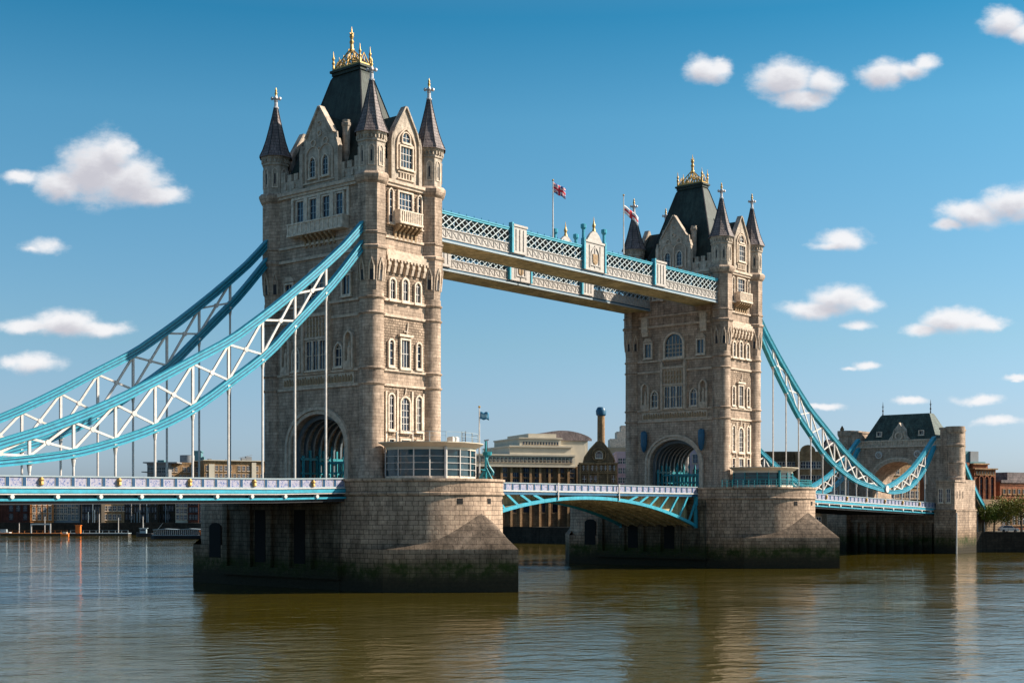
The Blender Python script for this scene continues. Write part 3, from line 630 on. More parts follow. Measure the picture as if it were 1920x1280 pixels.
# ---------------------------------------------------------------- piers
def pier(x0, label):
    T = thing('bridge_pier', label, 'pier', (x0, 0, -2), 'river piers under the two towers')
    Rr, YC, YN, ZT = 10.5, 12.0, 15.2, 13.3
    n = 28; plan = []
    for k in range(n+1): a = PI + PI*k/n; plan.append((Rr*math.cos(a), -YC + Rr*math.sin(a)))
    for k in range(n+1): a = PI*k/n; plan.append((Rr*math.cos(a), YN + Rr*math.sin(a)*.85))
    def loop(b, off, z0, z1, off2=None):
        off2 = off if off2 is None else off2; L = 0; N = len(plan)
        def ofs(p, o):
            x, y = p; c = Vector((0, -YC if y < -YC else YN if y > YN else y)); d = (Vector(p)-c)
            if -YC - 1e-6 <= y <= YN + 1e-6: return (x + (o if x > 0 else -o), y)
            d.normalize(); return (x + d.x*o, y + d.y*o)
        for i in range(N):
            a, c = plan[i], plan[(i+1) % N]; L2 = L + (Vector(a)-Vector(c)).length
            a0, c0 = ofs(a, off), ofs(c, off); a1, c1 = ofs(a, off2), ofs(c, off2)
            b.face([(x0+a0[0],a0[1],z0), (x0+c0[0],c0[1],z0), (x0+c1[0],c1[1],z1), (x0+a1[0],a1[1],z1)], [(L,z0),(L2,z0),(L2,z1),(L,z1)]); L = L2
        return [(x0+ofs(p, off2)[0], ofs(p, off2)[1], z1) for p in plan]
    b = MB(); loop(b, 0, 4.5, 11.35); loop(b, 0, 11.35, 11.4, .22); loop(b, .22, 11.4, 11.62); loop(b, .22, 11.62, 11.7, .08); loop(b, .08, 11.7, 12.98, .08); loop(b, .08, 12.98, 13.02, .3); top = loop(b, .3, 13.02, ZT)
    b.face(top)
    b.build('upper_wall', 'granite', T, smooth=30)
    # lower pointed base with sloping cutwaters
    b = MB(); pl = [(-10.65, -16.6), (0, -28.2), (10.65, -16.6), (10.65, 19.3), (0, 28.4), (-10.65, 19.3)]; L = 0
    for i in range(6):
        a, c = pl[i], pl[(i+1) % 6]; L2 = L + (Vector(a)-Vector(c)).length
        b.face([(x0+a[0],a[1],-3), (x0+c[0],c[1],-3), (x0+c[0],c[1],5.0), (x0+a[0],a[1],5.0)], [(L,-3),(L2,-3),(L2,5),(L,5)]); L = L2
    b.build('base_wall', 'granite', T)
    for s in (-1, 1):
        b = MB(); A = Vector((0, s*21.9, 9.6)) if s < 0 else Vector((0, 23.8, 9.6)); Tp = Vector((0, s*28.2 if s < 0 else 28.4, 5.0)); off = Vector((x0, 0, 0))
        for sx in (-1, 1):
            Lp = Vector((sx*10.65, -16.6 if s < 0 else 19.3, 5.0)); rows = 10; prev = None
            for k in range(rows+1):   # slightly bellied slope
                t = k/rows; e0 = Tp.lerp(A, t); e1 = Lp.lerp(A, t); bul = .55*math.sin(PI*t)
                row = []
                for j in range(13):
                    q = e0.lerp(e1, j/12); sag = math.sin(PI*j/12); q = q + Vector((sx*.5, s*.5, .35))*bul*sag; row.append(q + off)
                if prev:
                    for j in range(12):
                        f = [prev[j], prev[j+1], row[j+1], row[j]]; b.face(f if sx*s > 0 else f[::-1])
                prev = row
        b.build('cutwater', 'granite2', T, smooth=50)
    # small square openings high on the drum, their inner shade painted as black panels
    for s in (-1, 1):
        for adeg in (-108, -82, -56):
            a = R(adeg); b = MB(lambda u, n_, z: (x0 + math.cos(a)*n_ - math.sin(a)*u, s*(YC - math.sin(a)*n_ - math.cos(a)*u), z) if s > 0 else (x0 + math.cos(a)*n_ - math.sin(a)*u, -YC + math.sin(a)*n_ + math.cos(a)*u, z))
            b.fbox(-.36, .36, 10.3, 10.95, 10.3, 10.53); b.build('opening_shade', 'black', T)
    # flanks below the road: buttresses, fender timbers, flat black panels painting the shade of gaps
    for s in (-1, 1):
        b = MB(); b.box(*sorted((x0+s*10.5, x0+s*10.75)), -9.3, 12.7, -2, 11.2); b.build('stained_face', 'umber', T)
        b = MB()
        for y in (-9.0, -4.2, -.2, 3.3, 7.3, 12.0): b.box(*sorted((x0+s*10.75, x0+s*11.15)), y-.45, y+.45, 2.4, 10.3)
        b.box(*sorted((x0+s*10.65, x0+s*11.3)), -9.6, 12.9, 1.3, 2.4); b.box(*sorted((x0+s*10.75, x0+s*11.0)), -9.0, 12.0, 9.6, 10.3)
        b.build('buttress', 'umber', T)
        for y in (-2.2, 5.3): b = MB(); b.box(*sorted((x0+s*10.7, x0+s*10.8)), y-1.0, y+1.0, 3.0, 9.6); b.build('recess_shade', 'black', T)
        b = MB(lambda u, n_, z: (x0 + s*n_, -s*u if s < 0 else u, z)); b.prism(outline(14.6, 2.4, 3.4, 7.9, 'flat'), 10.4, 10.68)
        b.build('doorway_shade', 'black', T)  # flat panel, the dark of an arched hole put into its colour
    return T
pier(0, 'nearer stone river pier with green algae at the waterline, under the larger tower')
pier(82, 'farther stone river pier right of centre, under the smaller looking tower')

# ---------------------------------------------------------------- suspension chains
UP = [(6.4,44.7),(7.1,44.0),(8.5,42.3),(13.5,38.0),(17.3,35.0),(21,32.2),(24.6,29.7),(26.7,28.3),(31.8,25.6),(36.7,23.0),(41.3,20.7),(45.7,18.8),(49.9,17.2),(53.9,15.9),(57.5,14.6),(59.3,14.0)]
LO = [(6.4,42.4),(7.9,40.5),(11.5,36.6),(15.4,32.9),(17.7,30.8),(21.5,27.3),(26.7,23.7),(31.8,20.4),(36.7,18.1),(41.3,16.5),(45.7,15.3),(49.9,14.6),(53.9,14.1),(57.5,13.7),(59.3,13.6)]
UP2 = [(59.3,14.1),(62,14.6),(65,15.4),(69,16.7),(73,18.4),(77,20.6),(81,23.1),(84.5,25.4)]
LO2 = [(59.3,13.5),(62,13.2),(65,13.3),(69,13.7),(73,14.9),(77,16.9),(81,19.8),(84.5,23.4)]
def interp(pts, x):
    pts = sorted(pts)
    if x <= pts[0][0]: return pts[0][1]
    for i in range(len(pts)-1):
        if x <= pts[i+1][0]:
            p0 = pts[max(i-1,0)]; p1 = pts[i]; p2 = pts[i+1]; p3 = pts[min(i+2,len(pts)-1)]; t = (x-p1[0])/(p2[0]-p1[0])
            m1 = (p2[1]-p0[1])/(p2[0]-p0[0]); m2 = (p3[1]-p1[1])/(p3[0]-p1[0]); h = p2[0]-p1[0]
            return (2*t**3-3*t*t+1)*p1[1] + (t**3-2*t*t+t)*h*m1 + (-2*t**3+3*t*t)*p2[1] + (t**3-t*t)*h*m2
    return pts[-1][1]
def chord(b, pts, x0, sg, y, a, c, h=.78, shift=0):
    """riveted plate chord swept along the curve: wide flanges, narrow web and a middle plate"""
    N = 30; P = []
    for k in range(N+1):
        s = a + (c-a)*k/N; P.append(Vector((x0 + sg*s, y, interp(pts, s) + shift)))
    for (w_, z0, z1, mi) in ((.46,-.5,.5,1), (.62,-.5,-.3,0), (.62,.3,.5,0), (.56,-.12,.12,0), (.74,-.56,-.5,0), (.74,.5,.56,0)):
        b.m = mi; prev = None
        for k in range(N+1):
            d = (P[min(k+1,N)] - P[max(k-1,0)]).normalized(); n = Vector((-d.z, 0, d.x)) * (1 if sg > 0 else -1)
            c0 = P[k] + n*z0*h; c1 = P[k] + n*z1*h; Yv = Vector((0, w_/2, 0)); row = [c0-Yv, c0+Yv, c1+Yv, c1-Yv]
            if prev:
                for i in range(4): j = (i+1) % 4; b.face([prev[i], prev[j], row[j], row[i]], raw=True)
            else: b.face(row, raw=True)
            prev = row
        b.face(prev, raw=True)
def decktop(x):
    if x < -10.5: return 13.25 + (x+10.5)*.008
    if x > 92.5: return 13.1 - (x-92.5)*.028
    return 13.4
def chain(x0, sg, y, label):
    T = thing('suspension_chain', label, 'suspension chain', (x0+sg*7, y, 42), 'blue trussed chains of the side spans')
    b = MB(); chord(b, UP, x0, sg, y, 6.2, 59.3); b.build('upper_chord', ['blue', 'blue2'], T)
    b = MB(); chord(b, LO, x0, sg, y, 6.2, 59.3); b.build('lower_chord', ['blue', 'blue2'], T)
    b = MB(); chord(b, UP2, x0, sg, y, 59.3, 85, .7); b.build('upper_chord', ['blue', 'blue2'], T)
    b = MB(); chord(b, LO2, x0, sg, y, 59.3, 85, .7); b.build('lower_chord', ['blue', 'blue2'], T)
    b = MB(); b.fr = lambda u, n, z: (x0+sg*u, n, z); b.tube((59.3, y-.6, 13.8), (59.3, y+.6, 13.8), .75, 14); b.build('pin', 'white', T)
    V = [12.6 + 4.78*k for k in range(10)]
    V2 = [63.5, 67.5, 71.5, 75.5, 79.5]
    allv = [(s, UP, LO) for s in V] + [(s, UP2, LO2) for s in V2]
    for s, U, L in allv:
        zu, zl = interp(U, s), interp(L, s)
        if zu - zl > .8:
            b = MB(); b.bar((x0+sg*s, y, zl+.3), (x0+sg*s, y, zu-.3), .27, .24, (0,1,0)); b.build('vertical_strut', 'white', T)
    def brace(s0, s1, U, L):
        lo0, up0, lo1, up1 = interp(L, s0), interp(U, s0), interp(L, s1), interp(U, s1)
        if (up0-lo0) < .9 and (up1-lo1) < .9: return
        b = MB(); b.bar((x0+sg*s0, y, up0-.35), (x0+sg*s1, y, lo1+.35), .2, .25); b.bar((x0+sg*s0, y-.0, lo0+.35), (x0+sg*s1, y, up1-.35), .18, .23)
        # gusset where they cross
        a0 = Vector((s0, up0)); a1 = Vector((s1, lo1)); c0 = Vector((s0, lo0)); c1 = Vector((s1, up1)); r = a1-a0; q = c1-c0; den = r.x*q.y-r.y*q.x
        if abs(den) > 1e-6:
            t = ((c0.x-a0.x)*q.y-(c0.y-a0.y)*q.x)/den; m = a0 + r*t
            b.tube((x0+sg*m.x, y-.14, m.y), (x0+sg*m.x, y+.14, m.y), .28, 10)
        b.build('diagonal_brace', 'white', T)
    for s0, s1 in zip(V, V[1:]): brace(s0, s1, UP, LO)
    for s0, s1 in zip(V2, V2[1:]): brace(s0, s1, UP2, LO2)
    for s, U, L in allv:
        X = x0+sg*s; zl = interp(L, s) - .35; zd = decktop(X) - .1
        b = MB()
        if zl - zd > .5:
            b.tube((X, y, zl), (X, y, max(zd, zl-.9)), .26, 8, .15); b.tube((X, y, zl-.5), (X, y, zd), .13, 8)
            b.bar((X, y-.3, zl), (X, y+.3, zl), .5, .3)
            b.build('hanger_rod', 'white', T, smooth=True)
    return T
chain(0, -1, -9.0, 'nearest chain truss, sky blue with white bracing, rising to the near tower in full sun')
chain(0, -1, 9.0, 'chain truss behind the nearest one, its upper length shaded by the near tower')
chain(82, 1, -9.0, 'long chain truss dropping right from the outer side of the far tower')
chain(82, 1, 9.0, 'chain truss on the far side of the right span, mostly hidden behind the far tower')

# ---------------------------------------------------------------- road decks
def rail(root, x0, x1, y, out, zf, step=1.72, shields=True, post='postblue'):
    """cast iron parapet along x at side y; out = outward sign; zf(x) top height"""
    n = max(1, round((x1-x0)/step)); st = (x1-x0)/n
    def run(b, dz0, dz1, y0, y1, m=8):
        for k in range(m):
            a, c = x0+(x1-x0)*k/m, x0+(x1-x0)*(k+1)/m; za, zc = zf(a), zf(c); ya, yb = sorted((y0, y1))
            q0 = [(a,ya,za+dz0), (a,yb,za+dz0), (a,yb,za+dz1), (a,ya,za+dz1)]; q1 = [(c,p[1],p[2]-za+zc) for p in q0]
            for i in range(4): j = (i+1) % 4; b.face([q0[j], q0[i], q1[i], q1[j]])
            if k == 0: b.face(q0)
            if k == m-1: b.face(q1[::-1])
    b = MB(); run(b, -.14, 0, y-.16, y+.16); run(b, -1.16, -1.03, y-.14, y+.14); b.build('top_rail', 'wblue', root)
    b = MB()
    for k in range(n+1):
        x = x0 + st*k; z = zf(x); b.box(x-.17, x+.17, y-.12, y+.12, z-1.03, z-.14)
    b.build('posts', post, root)
    for k in range(n):
        a, c = x0+st*k+.17, x0+st*(k+1)-.17; za, zc = zf(a), zf(c); b = MB()
        yo = y + out*.05; yi = y - out*.05
        f = [(a,yo,za-1.03), (c,yo,zc-1.03), (c,yo,zc-.14), (a,yo,za-.14)]; g = [(p[0],yi,p[2]) for p in f]
        b.face(f if out < 0 else f[::-1]); b.face(g[::-1] if out < 0 else g)
        b.m = 1
        for (xx, dx) in ((a, .07), (c, -.07)): b.box(*sorted((xx, xx+dx)), *sorted((y, y+out*.08)), za-1.02, za-.15)
        b.m = 2
        if shields and k % 5 == 2:
            xm = (a+c)/2 - .5*st; b.lathe([(.02, zf(xm)-1.0), (.26, zf(xm)-.85), (.2, zf(xm)-.55), (.3, zf(xm)-.4), (.1, zf(xm)-.16)], 6, (xm, y+out*.18))
        if k < 90: b.build('parapet_panel', ['panel', 'white', 'gold'], root)
    return run
def girder(root, x0, x1, y, out, zf, step=4.78, off=0):
    def strip(name, mat, z0, z1, ya, yb):
        b = MB(); m = 8
        for k in range(m):
            a, c = x0+(x1-x0)*k/m, x0+(x1-x0)*(k+1)/m; za, zc = zf(a), zf(c); p, q = sorted((ya, yb))
            q0 = [(a,p,za-z1), (a,q,za-z1), (a,q,za-z0), (a,p,za-z0)]; q1 = [(c,s[1],s[2]-za+zc) for s in q0]
            for i in range(4): j = (i+1) % 4; b.face([q0[j], q0[i], q1[i], q1[j]])
            if k == 0: b.face(q0)
            if k == m-1: b.face(q1[::-1])
        return b.build(name, mat, root)
    o = out
    strip('fascia', 'white', 1.16, 1.24, y-o*.2, y+o*.30); strip('girder', 'blue2', 1.24, 1.34, y-o*.2, y+o*.2); strip('girder', 'blue', 1.34, 1.70, y-o*.2, y+o*.26)
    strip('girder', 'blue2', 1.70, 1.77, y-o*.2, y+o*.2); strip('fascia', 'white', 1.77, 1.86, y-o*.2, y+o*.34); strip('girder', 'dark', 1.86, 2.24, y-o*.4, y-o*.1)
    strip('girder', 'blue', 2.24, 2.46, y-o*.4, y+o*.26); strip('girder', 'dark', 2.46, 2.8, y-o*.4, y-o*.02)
    x = off
    while x < x1 - .5:
        if x > x0 + .5:
            b = MB(); z = zf(x); b.tube((x, y-o*.1, z-2.05), (x, y+o*.42, z-2.05), .22, 10); b.build('bracket_stub', 'white', root, smooth=True)
        x += step
def side_span(x0, x1, name_label, grp):
    T = thing('bridge_deck', name_label, 'bridge deck', ((x0+x1)/2, 0, 12), grp)
    for s in (-1, 1):
        rail(T, x0, x1, s*10.0, s, decktop, step=1.72 if x0 < 0 else 1.7); girder(T, x0, x1, s*10.0, s, decktop, off=x0 % 4.78 - 95 if x0 < 0 else 94.6)
    b = MB(); a, c = decktop(x0), decktop(x1)
    b.face([(x0,-9.9,a-1.2), (x1,-9.9,c-1.2), (x1,9.9,c-1.2), (x0,9.9,a-1.2)]); b.build('roadway', 'asphalt', T)
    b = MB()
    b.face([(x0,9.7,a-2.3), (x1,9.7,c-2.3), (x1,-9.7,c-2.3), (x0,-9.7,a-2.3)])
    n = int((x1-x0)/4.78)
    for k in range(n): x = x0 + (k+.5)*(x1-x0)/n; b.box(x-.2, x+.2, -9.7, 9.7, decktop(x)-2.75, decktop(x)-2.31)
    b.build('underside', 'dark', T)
    return T
side_span(-97, -10.4, 'left side span, blue with white parapet, between the left picture edge and near pier', 'side spans of the bridge')
side_span(92.4, 164.5, 'right side span with blue and white parapet between the far pier and the gatehouse', 'side spans of the bridge')

T = thing('bascule_span', 'arched lifting centre span with blue spandrel bracing between the two towers', 'bridge span', (41, 0, 12))
zc = lambda x: 13.4
lowz = lambda x: 11.35 - 4.5*abs((x-41)/30)**2.1
for s in (-1, 1):
    y = s*7.6
    rail(T, 10.6, 71.4, y, s, zc, step=1.6, shields=False)
    b = MB(); b.box(10.6, 71.4, *sorted((y-s*.1, y+s*.28)), 12.15, 12.27); b.build('fascia', 'white', T)
    b = MB(); b.box(10.6, 71.4, *sorted((y-s*.15, y+s*.15)), 11.72, 12.15); b.build('top_chord', 'blue2', T)
    b = MB(); N = 40
    for k in range(N):
        a, c = 10.6+60.8*k/N, 10.6+60.8*(k+1)/N; b.bar((a,y,lowz(a)), (c+.02,y,lowz(c)), .42, .5)
    b.build('arch_chord', 'blue', T)
    for k in range(8):
        for sg, xe in ((1, 10.6), (-1, 71.4)):
            xt = xe + sg*(k*2.9); xb = xt + sg*(2.6)
            if lowz(xb) < 11.0:
                b = MB(); b.bar((xt, y, 11.75), (xb, y, lowz(xb)), .2, .34); b.build('spandrel_brace', 'blue', T)
    for xe in (10.9, 71.1): b = MB(); b.box(xe-.3, xe+.3, y-.25, y+.25, lowz(xe)-.3, 11.72); b.build('end_post', 'blue', T)
    for xx in (33.4, 48.6): b = MB(); b.bar((xx, y+s*.35, 11.0), (xx, y+s*.35, 13.5), .14, .14); b.build('navigation_post', 'white', T)
b = MB(); b.box(10.6, 71.4, -7.5, 7.5, 11.9, 12.2); b.build('roadway', 'asphalt', T)
for yy in (-5.6, -3.6, -1.6, .4, 2.4, 4.4, 6.2):
    b = MB(); N = 30
    for k in range(N):
        a, c = 10.8+60.4*k/N, 10.8+60.4*(k+1)/N
        b.face([(a,yy-.14,lowz(a)-.1), (c,yy-.14,lowz(c)-.1), (c,yy-.14,11.88), (a,yy-.14,11.88)]); b.face([(c,yy+.14,lowz(c)-.1), (a,yy+.14,lowz(a)-.1), (a,yy+.14,11.88), (c,yy+.14,11.88)])
        b.face([(a,yy+.26,lowz(a)-.1), (c,yy+.26,lowz(c)-.1), (c,yy-.26,lowz(c)-.1), (a,yy-.26,lowz(a)-.1)])
    b.build('underside_girder', 'tan', T)
b = MB()
for k in range(30):
    a, c = 10.8+60.4*k/30, 10.8+60.4*(k+1)/30; b.face([(a,7.3,lowz(a)+.15), (c,7.3,lowz(c)+.15), (c,-7.3,lowz(c)+.15), (a,-7.3,lowz(a)+.15)])
b.build('underside_plate', 'tan', T)

# ---------------------------------------------------------------- high level walkways
def walkway(y0, y1, label):
    T = thing('high_walkway', label, 'walkway', (41, (y0+y1)/2, 44.5), 'high level walkways between the towers')
    x0, x1 = 6.9, 76.2
    b = MB(); b.box(x0, x1, y0+.25, y1-.25, 44.62, 44.9); b.build('floor', 'grey', T)
    b = MB(); b.box(x0, x1, y0+.1, y1-.1, 44.42, 44.6); 
    b.build('underside_plate', 'tan', T)
    b = MB(); b.box(x0, x1, y0+.3, y1-.3, 48.2, 48.45); b.build('roof', 'grey', T)
    piers = [22.8, 40.2, 57.7]
    for y, s in ((y0, -1), (y1, 1)):
        A = lambda a, c: sorted((y+s*a, y+s*c))
        b = MB(); b.box(x0, x1, *A(-.1, .18), 44.38, 44.62); b.build('bottom_flange', 'wblue', T)
        b = MB(); b.box(x0, x1, *A(-.1, .10), 44.62, 44.86); b.build('bottom_chord', 'blue2', T)
        b = MB(); b.box(x0, x1, *A(-.1, .2), 44.86, 44.98); b.box(x0, x1, *A(-.1, .06), 44.98, 46.1); b.box(x0, x1, *A(-.1, .2), 46.1, 46.22)
        n = 58
        for k in range(n):
            x = x0 + (x1-x0)*(k+.5)/n; r_ = .42
            b.bar((x-.4, y+s*.09, 45.15), (x+.4, y+s*.09, 45.95), .08, .1); b.bar((x-.4, y+s*.09, 45.95), (x+.4, y+s*.09, 45.15), .08, .1); b.box(x-.62, x-.54, *A(.06, .15), 44.98, 46.1)
        b.build('ornate_frieze', 'stonegrey', T)
        b = MB(); b.box(x0, x1, *A(-.22, .22), 48.0, 48.25); b.box(x0, x1, *A(-.15, .3), 48.25, 48.4)
        for k in range(46): x = x0+.8 + k*1.5; b.lathe([(.05, 48.4), (.1, 48.5), (.01, 48.8)], 4, (x, y))
        b.build('top_chord', 'blue', T)
        segs = list(zip([x0]+[p+1 for p in piers], [p-1 for p in piers]+[x1]))
        for a, c in segs:
            b = MB(); m = round((c-a)/1.25); d = (c-a)/m
            for k in range(-1, m+1):
                for dx, yo, mi in ((2*d, .12, 0), (-2*d, -.04, 1)):
                    xa = a + k*d if dx > 0 else a + (k+1)*d; xb = xa + dx; za, zb = 46.22, 48.0
                    def cut(xq): return za + (zb-za)*(xq-xa)/dx
                    xs = sorted((max(a, min(c, xa)), max(a, min(c, xb))))
                    if xs[1]-xs[0] < .2: continue
                    b.m = mi; b.bar((xs[0], y+s*yo, cut(xs[0])), (xs[1], y+s*yo, cut(xs[1])), .07, .115)
            b.build('lattice', ['latticepaint', 'wblue'], T)
            b = MB(); m2 = round((c-a)/3.1)
            for k in range(m2+1): x = a+(c-a)*k/m2; b.box(x-.09, x+.09, *A(-.3, -.12), 46.2, 48.0)
            b.build('window_mullions', 'blue2', T)
        for i, p in enumerate(piers):
            hw, zt = (1.45, 48.9) if i != 1 else (2.4, 49.3)
            b = MB(); b.box(p-hw, p+hw, *A(.0, .42), 44.95, zt-.3); b.box(p-hw-.12, p+hw+.12, *A(-.05, .55), zt-.3, zt)
            b.m = 1; b.box(p-hw-.35, p-hw, *A(-.1, .55), 44.95, zt+.2)
            if i == 1: b.box(p+hw, p+hw+.35, *A(-.1, .55), 44.95, zt+.2)
            b.m = 0
            for s2 in (-1, 0, 1): b.box(p+s2*hw*.55-.09, p+s2*hw*.55+.09, *A(.42, .52), 45.4, zt-.6)
            if i == 1:
                F2 = (lambda u, n_, z: (p+u, y-n_, z)) if s < 0 else (lambda u, n_, z: (p-u, y+n_, z)); b.fr = F2
                b.prism([(-1.9, 49.3), (1.9, 49.3), (1.1, 50.3), (.45, 50.8), (-.45, 50.8), (-1.1, 50.3)], .0, .4, True)
                b.ring(outline(0, 1.9, 45.8, 48.4, 'point', .16), outline(0, 1.9, 45.8, 48.4, 'point'), .42, .56)
                b.m = 3; b.prism([(-.55, 46.2), (0, 45.8), (.55, 46.2), (.6, 47.4), (-.6, 47.4)], .42, .55); b.fr = None
                b.m = 2; b.lathe([(.3, 50.8), (.16, 51.3), (.26, 51.7), (.1, 52.2), (.02, 53.0)], 6, (p, y+s*.2)); 
                b.m = 1
                for s2 in (-1, 1): b.lathe([(.24, 49.5), (.22, 50.7), (.42, 51.0), (.42, 51.5), (.2, 51.6)], 8, (p+s2*2.55, y+s*.2))
            b.build('pilaster', ['stonegrey', 'blue', 'gold', 'carved'], T)
    return T
walkway(-9.1, -4.2, 'nearer high walkway with white lattice sides and a crested centre panel')
walkway(5.2, 10.0, 'farther high walkway seen just below and behind the front one')

# ---------------------------------------------------------------- pavilions on the piers
def pavilion(x0, h, label, gl, wallm, railing):
    T = thing('pavilion', label, 'pavilion', (x0+2, -14.5, 13.3)); zb, zt = 13.34, 13.34+h
    pl = [(-4.9,-11.2), (-4.9,-13.4), (-4.3,-15.4), (-3.1,-16.9), (-1.4,-17.9), (.8,-18.3), (3.1,-17.9), (5.2,-16.9), (6.9,-15.4), (8.1,-13.4), (8.5,-11.2)]
    P = [(x0+a, c) for a, c in pl]; cx = x0+1.8; cy = -13
    def off(p, o): d = Vector((p[0]-cx, (p[1]-cy)*1.2)); d.normalize(); return (p[0]+d.x*o, p[1]+d.y*o)
    b = MB(); N = len(P)
    def band(q0, z0, q1, z1, close=True):
        for i in range(N if close else N-1):
            j = (i+1) % N; b.face([(*q0[i], z0), (*q0[j], z0), (*q1[j], z1), (*q1[i], z1)])
    band(P, zb, P, zb+.35); b.build('plinth', 'paletrim', T)
    b = MB(); I = [off(p, -.12) for p in P]; band(I, zb+.3, I, zt-.3); b.build('glazing', gl, T)
    b = MB(); o1 = [off(p, .1) for p in P]; o2 = [off(p, .45) for p in P]; o3 = [off(p, 1.0) for p in P]
    band(P, zt-.45, P, zt-.1); band(P, zt-.1, o1, zt-.1); band(o1, zt-.1, o2, zt+.1); band(o2, zt+.1, o3, zt+.38); band(o3, zt+.38, o3, zt+.47)
    b.face([(*q, zt+.47) for q in o3]); b.build('roof', 'cream', T)
    b = MB()
    for i in range(N-1):
        a, c = Vector(P[i]), Vector(P[i+1]); m = 1
        for k in range(m+1):
            q = a.lerp(c, k/m); r = .07; b.bar((q.x,q.y,zb+.3), (q.x,q.y,zt-.4), r*1.5, r*1.5, (1,0,0))
        for j in range(1, 4): z = zb+.35+(h-.8)*j/4; b.bar((a.x,a.y,z), (c.x,c.y,z), .055, .055)
    for i in (4, 9): b.tube((*off(P[i], .12), zb), (*off(P[i], .12), zt-.1), .2, 10)
    b.build('window_frame', 'white' if not railing else 'turq', T)
    b = MB(); b.face([(*off(p, -.3), zb+.4) for p in P]); b.build('floor', 'grey', T)
    if not railing:
        b = MB()
        for k in range(9): q = off(P[1 + k], .3); b.bar((*q, zt+.4), (*q, zt+1.7), .05, .05)
        for k in range(8): q, r = off(P[1+k], .3), off(P[2+k], .3); b.bar((*q, zt+1.68), (*r, zt+1.68), .05, .05); b.bar((*q, zt+1.2), (*r, zt+1.2), .03, .03)
        b.build('roof_railing', 'wblue', T)
    else:
        b = MB(); n = 34; pts = [(x0+9.9*math.cos(a), -12+9.9*math.sin(a)) for a in [PI+PI*k/n for k in range(n+1)]] 
        for k, q in enumerate(pts): b.bar((*q, 13.3), (*q, 14.5), .07, .07)
        for q, r in zip(pts, pts[1:]):
            for z in (14.5, 14.1, 13.7): b.bar((*q, z), (*r, z), .07, .07)
        b.build('deck_railing', 'turq', T)
    return T
pavilion(0, 4.0, 'round glass pavilion with white frames and wide pale roof on the near pier', 'cglass', 'paletrim', False)
pavilion(82, 2.9, 'low dark glass pavilion ringed by turquoise railings on the far pier', 'cglass', 'creamd', True)
b = MB(); b.box(4.6, 5.8, -13.6, -12.6, 17.8, 18.75); b.box(4.7, 5.7, -13.5, -12.7, 18.75, 18.83); tag(b.build('rooftop_unit', 'white'), 'white ventilation box standing on the round pavilion roof', 'roof unit')
b = MB()
for k in range(5): b.bar((7.0, -13.6, 18.2+k*.28), (7.0, -13.0, 18.2+k*.28), .05, .05)
b.bar((7.0, -13.6, 17.8), (7.0, -13.6, 19.6), .07, .07); b.bar((7.0, -13.0, 17.8), (7.0, -13.0, 19.6), .07, .07); b.bar((7.0,-13.3,19.5), (8.2,-13.6,19.4), .05, .05); b.bar((8.2,-13.6,19.4), (8.4,-13.7,17.8), .05, .05)
tag(b.build('roof_ladder', 'dark'), 'short dark access ladder on the right of the pavilion roof', 'ladder')

# ---------------------------------------------------------------- mast and flagpoles
T = thing('signal_mast', 'turquoise signal mast with crossbar and splayed legs at the right rim of the near pier', 'mast', (7.7, -16.4, 13.3))
b = MB(); b.tube((7.7,-16.4,13.3), (7.7,-16.4,18.4), .17, 8, .12)
for dx, dy in ((-.9,.4), (1.0,-.3), (.2,1.0), (.1,-1.0)): b.tube((7.7,-16.4,15.0), (7.7+dx,-16.4+dy,13.3), .11, 6)
q = [(7.75,-16.4,16.2), (8.0,-16.6,15.2), (8.6,-16.9,14.3), (9.3,-15.2,13.8), (10.2,-13.6,13.55)]
for a, c in zip(q, q[1:]): b.tube(a, c, .15, 6)
b.tube((8.6,-16.9,14.1), (10.2,-13.4,13.35), .1, 6); b.tube((7.7,-16.4,14.6), (4.9,-18.0,14.6), .05, 5)
b.build('post', 'turq', T, smooth=True)
b = MB(); b.bar((6.9,-16.9,18.3), (8.8,-15.9,18.5), .13, .13); b.tube((8.2,-16.2,18.4), (8.25,-16.2,17.0), .05, 5); b.build('crossbar', 'dark', T)
b = MB(); b.lathe([(.1,16.3), (.55,16.5), (.62,16.9), (.55,16.92), (.5,16.6)], 8, (8.1,-16.3)); b.bar((7.75,-16.4,15.6), (8.3,-16.3,16.5), .14, .14)
for k in range(5): a = 2*PI*k/5; b.tube((8.1+.55*math.cos(a),-16.3+.55*math.sin(a),16.9), (8.1+.6*math.cos(a),-16.3+.6*math.sin(a),17.3), .03, 4)
b.build('basket', 'turq', T)
